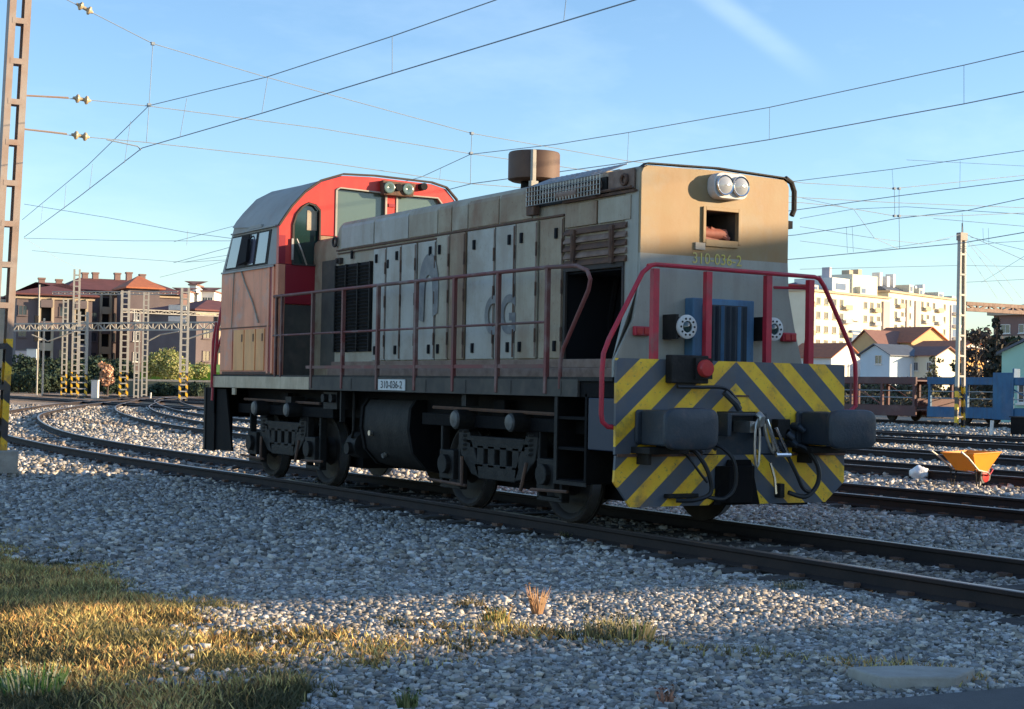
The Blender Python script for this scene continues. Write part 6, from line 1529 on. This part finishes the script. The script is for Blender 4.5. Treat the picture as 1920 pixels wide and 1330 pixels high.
# =================================================================== YARD OBJECTS
root = empty('relay_cabinet', (*(25.12, 111.51), -.19), -YAW, label='white steel cabinet standing right of the broad squat mast', category='cabinet')
b = MB(); b.box(-.27, .27, -.2, .2, .1, 1.5); b.build('body', M['white'], root, bevel=.02)
b = MB(); b.box(-.30, .30, -.24, .24, 1.5, 1.56); b.build('lid', M['white'], root); b = MB(); b.box(-.8, 1.0, -.3, .3, -.1, .1); b.build('plinth', M['concrete'], root)
b = MB(); b.box(-.24, .24, -.215, -.201, .16, 1.44); b.build('door', M['white'], root)
tree((36.31, 146.74), 3.6, 1.15, 'small peach-blossomed tree between the masts at left', [(0.62, 0.36, 0.22), (0.55, 0.32, 0.20), (0.70, 0.45, 0.30)], 1500, .13, 'blossom_tree', bare=.25)
for P, w, h, lab in (((36.47, 183.86), .8, 5.0, 'grey window-sized panel hut left in the dark undergrowth'), ((37.00, 181.23), .6, 5.2, 'white panel hut left of the signal post')):
    root = empty('equipment_hut', (P[0], P[1], -.2), -YAW, label=lab, category='hut')
    b = MB(); b.box(-w, w, -.4, .4, 0, h); b.build('wall', M['mauve_wall'] if 'grey' in lab else M['white_wall'], root)
    b = MB(); b.box(-w - .1, w + .1, -.5, .5, h, h + .12); b.build('roof', M['slate'], root)
for P, lab in (((29.53, 111.22), 'short white marker post near the foot of the slender mast'), ((38.37, 31.53), 'small white marker post leaning on the dark ballast at right')):
    root = empty('marker_post', (P[0], P[1], -.19), label=lab, category='marker post')
    b = MB(); b.tube([(0, 0, 0), (.04, 0, .62)], .07, 8); b.build('post', M['white'], root); b = MB(); b.box(-.15, .15, -.15, .15, -.1, .06); b.build('base', M['concrete'], root)
root = empty('relay_box', (*(39.48, 30.87), -.19), label='black equipment box at the right edge before the blue wagon', category='box')
b = MB(); b.box(-.32, .5, -.4, .4, .05, .75); b.build('body', M['black'], root, bevel=.02); b = MB(); b.box(-.36, .54, -.44, .44, .75, .80); b.build('lid', M['black2'], root)

# car-carrying wagons on the farthest track
M['wagon_blue'] = mat('faded_blue_wagon', (0.025, 0.10, 0.22), .6, c2=(0.04, 0.15, 0.27), scale=1.2, amt=.8, streak=(0.05, 0.06, 0.08), streak_amt=.5, spot=(0.13, 0.18, 0.26), spot_amt=.4, spot_scale=.6)
M['wagon_brown'] = mat('rust_brown_wagon', (0.14, 0.055, 0.05), .7, c2=(0.10, 0.06, 0.055), scale=1.2, amt=.8, spot=(0.22, 0.14, 0.12), spot_amt=.4, spot_scale=.8)
def wagon(y0, y1, m, label, n, column=None):
    root = empty('car_wagon', (51.0, y0, 0), label=label, category='railway wagon'); L = y1 - y0; mm = M[m]
    for s in (-1, 1):
        b = MB(); b.box(s * 1.35 - .05, s * 1.35 + .05, .2, L - .2, .28, .82); b.build('side_sill', mm, root, bevel=.01)
        b = MB(); b.box(s * 1.35 - .06, s * 1.35 + .06, .2, L - .2, 1.95, 2.32); b.build('upper_beam', mm, root, bevel=.01)
        for k in range(n + 1):
            y = .35 + (L - .7) * k / n
            b = MB(); b.box(s * 1.35 - .05, s * 1.35 + .07, y - .08, y + .08, .82, 1.95); b.build('post', mm, root)
        for z in (1.25, 1.6):
            b = MB(); b.tube([(s * 1.38, .4, z), (s * 1.38, L - .4, z)], .022, 5); b.build('side_rail', M['wire_far'], root)
        for k in range(n):
            y = .35 + (L - .7) * k / n; yq = .35 + (L - .7) * (k + 1) / n
            if k % 3 == 1: 
                b = MB(); b.bar((s * 1.36, y, .84), (s * 1.36, yq, 1.93), .04, .06); b.build('brace', mm, root)
    for z in (.55, 2.1):
        b = MB(); b.box(-1.29, 1.29, .2, L - .2, z, z + .07); b.build('deck', M['wagon_brown'], root)
    for k in range(n + 1):
        if k % 2 == 0:
            y = .35 + (L - .7) * k / n
            b = MB(); b.cyl((-1.38, y + .25, 2.32), (-1.38, y + .25, 3.0), .03, 6); b.build('stake', M['mast_pale'], root)
    for yy in (2.4, 4.2, L - 4.2, L - 2.4):
        for s in (-1, 1):
            b = MB(); b.disc_stack((s * .87 - s * .05, yy, .36), (s, 0, 0), [(0, .38), (.03, .38), (.04, .35), (.12, .35), (.12, 0)], 18); b.build('wheel', M['wheel'], root, smooth=True, angle=35)
    if column:
        for ya, yb in column:
            b = MB(); b.box(-1.46, -1.405, ya, yb, .25, 2.55); b.box(-1.44, -1.0, ya, ya + .1, 2.0, 2.75); b.build('end_panel', mm, root, bevel=.02)
    b = MB()
    for s in (-.95, .95):
        b.cyl((s, 0, 1.0), (s, .2, 1.0), .1, 10); b.cyl((s, L - .2, 1.0), (s, L, 1.0), .1, 10)
    b.box(-1.3, 1.3, .15, .3, .8, 1.2); b.box(-1.3, 1.3, L - .3, L - .15, .8, 1.2); b.build('headstock', M['wagon_brown'], root)
wagon(46.6, 66.0, 'wagon_brown', 'rust-brown car-carrying wagon left of the lattice mast', 8)
wagon(28.0, 46.2, 'wagon_blue', 'blue car-carrying wagon behind the lattice mast at right', 7, ((12.3, 13.6),))

# wheelbarrow
wb = empty('wheelbarrow', (10.76, 6.93, -0.17), R(14), label='orange wheelbarrow with a red wheel standing on the ballast at right', category='wheelbarrow')
M['barrow'] = mat('orange_barrow_paint', (0.85, 0.29, 0.02), .45, c2=(0.75, 0.22, 0.02), scale=3)
b = MB(); t0 = [(-.50, -.30, .58), (.42, -.32, .60), (.42, .32, .60), (-.50, .30, .58)]; t1 = [(-.20, -.19, .28), (.18, -.19, .26), (.18, .19, .26), (-.20, .19, .28)]
sc = lambda P, k: [(x * k, y * k, z) for x, y, z in P]
b.loft([t1, t0], cap=False); b.loft([[(x, y, z + .012) for x, y, z in sc(t1, .95)], [(x, y, z + .002) for x, y, z in sc(t0, .97)]], cap=False)
b.add(t1, [(0, 1, 2, 3)]); b.add(t0 + [(x, y, z + .002) for x, y, z in sc(t0, .97)], [(0, 1, 5, 4), (1, 2, 6, 5), (2, 3, 7, 6), (3, 0, 4, 7)])
b.build('tray', M['barrow'], wb)
b = MB(); b.tube([(t0[i][0], t0[i][1], t0[i][2]) for i in (0, 1, 2, 3, 0)], .014, 6); b.build('rim', M['barrow'], wb)
for s in (-1, 1):
    b = MB(); b.tube([(.46, s * .08, .19), (.18, s * .2, .25), (-.22, s * .24, .30), (-.62, s * .27, .52), (-.86, s * .28, .62)], .017, 7); b.build('handle', M['steel'], wb, smooth=True)
    b = MB(); b.tube([(-.10, s * .23, .29), (-.20, s * .24, .02), (-.26, s * .24, .0), (-.30, s * .23, .31)], .015, 6); b.build('leg', M['black2'], wb, smooth=True)
ring_o = MB(); n_ = 20
b = MB(); b.disc_stack((.40, -.045, .185), (0, 1, 0), [(0, .10), (.0, .17), (.03, .19), (.06, .19), (.09, .17), (.09, .10)], 24); w_ = b.build('wheel', M['rubber'], wb, smooth=True, angle=45)
b = MB(); b.disc_stack((.40, -.06, .185), (0, 1, 0), [(0, .03), (.01, .12), (.12, .12), (.12, .03)], 20); b.build('hub', M['lens_red'], w_, smooth=True, angle=45)
b = MB(); b.tube([(.46, -.08, .19), (.62, -.06, .28), (.60, 0, .34), (.62, .06, .28), (.46, .08, .19)], .013, 6); b.build('fork', M['lens_red'], wb)

def lumpy(name, P, r, m, label, cat, squash=.85, amp=.25, seed=1.0):
    import bmesh
    bm = bmesh.new(); bmesh.ops.create_icosphere(bm, subdivisions=3, radius=r)
    for v in bm.verts:
        n = noise.noise(v.co * (2.2 / r) + Vector((seed, 0, 0))); v.co *= 1 + amp * n; v.co.z = v.co.z * squash + r * squash * .85
    me = bpy.data.meshes.new(name); bm.to_mesh(me); bm.free(); me.materials.append(m)
    me.polygons.foreach_set('use_smooth', [True] * len(me.polygons))
    o = bpy.data.objects.new(name, me); col.objects.link(o); o.location = P
    return tag(o, label, cat)
lumpy('white_sack', (11.50, 8.89, -0.19), .165, mat('white_plastic', (0.85, 0.84, 0.80), .5, c2=(0.8, 0.79, 0.76)), 'knotted white plastic sack lying on the ballast left of the wheelbarrow', 'sack', .9, .3)

def weed(P, h, n, colours, label, spread=.09, name='weed'):
    root = empty(name, (P[0], P[1], ground_z(P[0], P[1]) - .01), label=label, category='weed')
    V, F, C = [], [], []
    for i in range(n):
        a = random.uniform(0, 6.28); q = random.random() ** .6 * spread; hh = h * random.uniform(.35, 1.0); w = random.uniform(.003, .007)
        x, y = math.cos(a) * q, math.sin(a) * q; lx, ly = x + math.cos(a) * hh * random.uniform(.0, .5), y + math.sin(a) * hh * random.uniform(.0, .5)
        o = len(V); V += [(x - w, y, 0), (x + w, y, 0), ((x + lx) / 2 + w, (y + ly) / 2, hh * .6), ((x + lx) / 2 - w, (y + ly) / 2, hh * .6), (lx, ly, hh)]
        F += [(o, o + 1, o + 2), (o, o + 2, o + 3), (o + 3, o + 2, o + 4)]; c = random.choice(colours); C += [(*c, 1)] * 5
        if i % 3 == 0:
            o = len(V); s = random.uniform(.008, .02); V += [(lx - s, ly, hh), (lx, ly + s, hh + s * .4), (lx + s, ly, hh), (lx, ly - s, hh + s * .3), (lx, ly, hh + s)]
            F += [(o, o + 1, o + 4), (o + 1, o + 2, o + 4), (o + 2, o + 3, o + 4)]; C += [(*c, 1)] * 5
    o = mesh_from_arrays('leaves', np.array(V), np.array(F), M['blade'], 'blade_colour', np.array(C), 3); o.parent = root
YO = [(0.45, 0.25, 0.08), (0.30, 0.26, 0.08), (0.50, 0.36, 0.14)]; GR = [(0.12, 0.16, 0.05), (0.20, 0.20, 0.08)]; TN = [(0.46, 0.36, 0.22), (0.36, 0.30, 0.16), (0.28, 0.26, 0.12)]
weed((-4.54, -3.20, -0.17), .13, 160, YO + GR, 'orange-tipped green weed on the gravel in the middle foreground', .08)
weed((-4.01, -2.85, -0.17), .24, 60, [(0.50, 0.28, 0.14), (0.42, 0.26, 0.14)], 'tall rust-orange dock stalk on the gravel below the wheels', .03)
weed((-4.24, -3.99, -0.17), .15, 170, TN, 'pale dry tuft left of the larger straw-coloured clump', .12)
weed((-4.18, -4.19, -0.17), .15, 200, TN + GR, 'larger straw-coloured clump of dry weeds in mid foreground', .15)
weed((-4.33, -2.44, -0.17), .09, 80, [(0.10, 0.08, 0.05), (0.14, 0.12, 0.06)], 'low dark brown weed left of the dock stalk', .10)
weed((-5.07, -5.78, -0.17), .10, 60, [(0.48, 0.24, 0.16), (0.36, 0.20, 0.12)], 'small reddish leafy weed at the bottom edge right of centre', .03)
weed((-6.24, -5.27, -0.17), .12, 60, GR, 'thin green weed at the bottom edge of the gravel', .04)
weed((-0.88, 1.57, -0.17), .10, 60, GR, 'small green weed beside the near rail below the front wheel', .12)
weed((-1.47, -2.53, -0.17), .09, 140, [(0.22, 0.22, 0.16), (0.16, 0.17, 0.10)], 'grey-green cushion of weeds near the rail at right', .11)
weed((-7.73, -4.05, -0.17), .16, 200, [(0.10, 0.20, 0.05), (0.16, 0.24, 0.08), (0.45, 0.45, 0.28)], 'broad-leaved green plant in the lower left corner', .16)
weed((1.16, -2.28, 0.00), .20, 30, [(0.26, 0.22, 0.16)], 'dry stalks standing against the near rail at far right', .05)
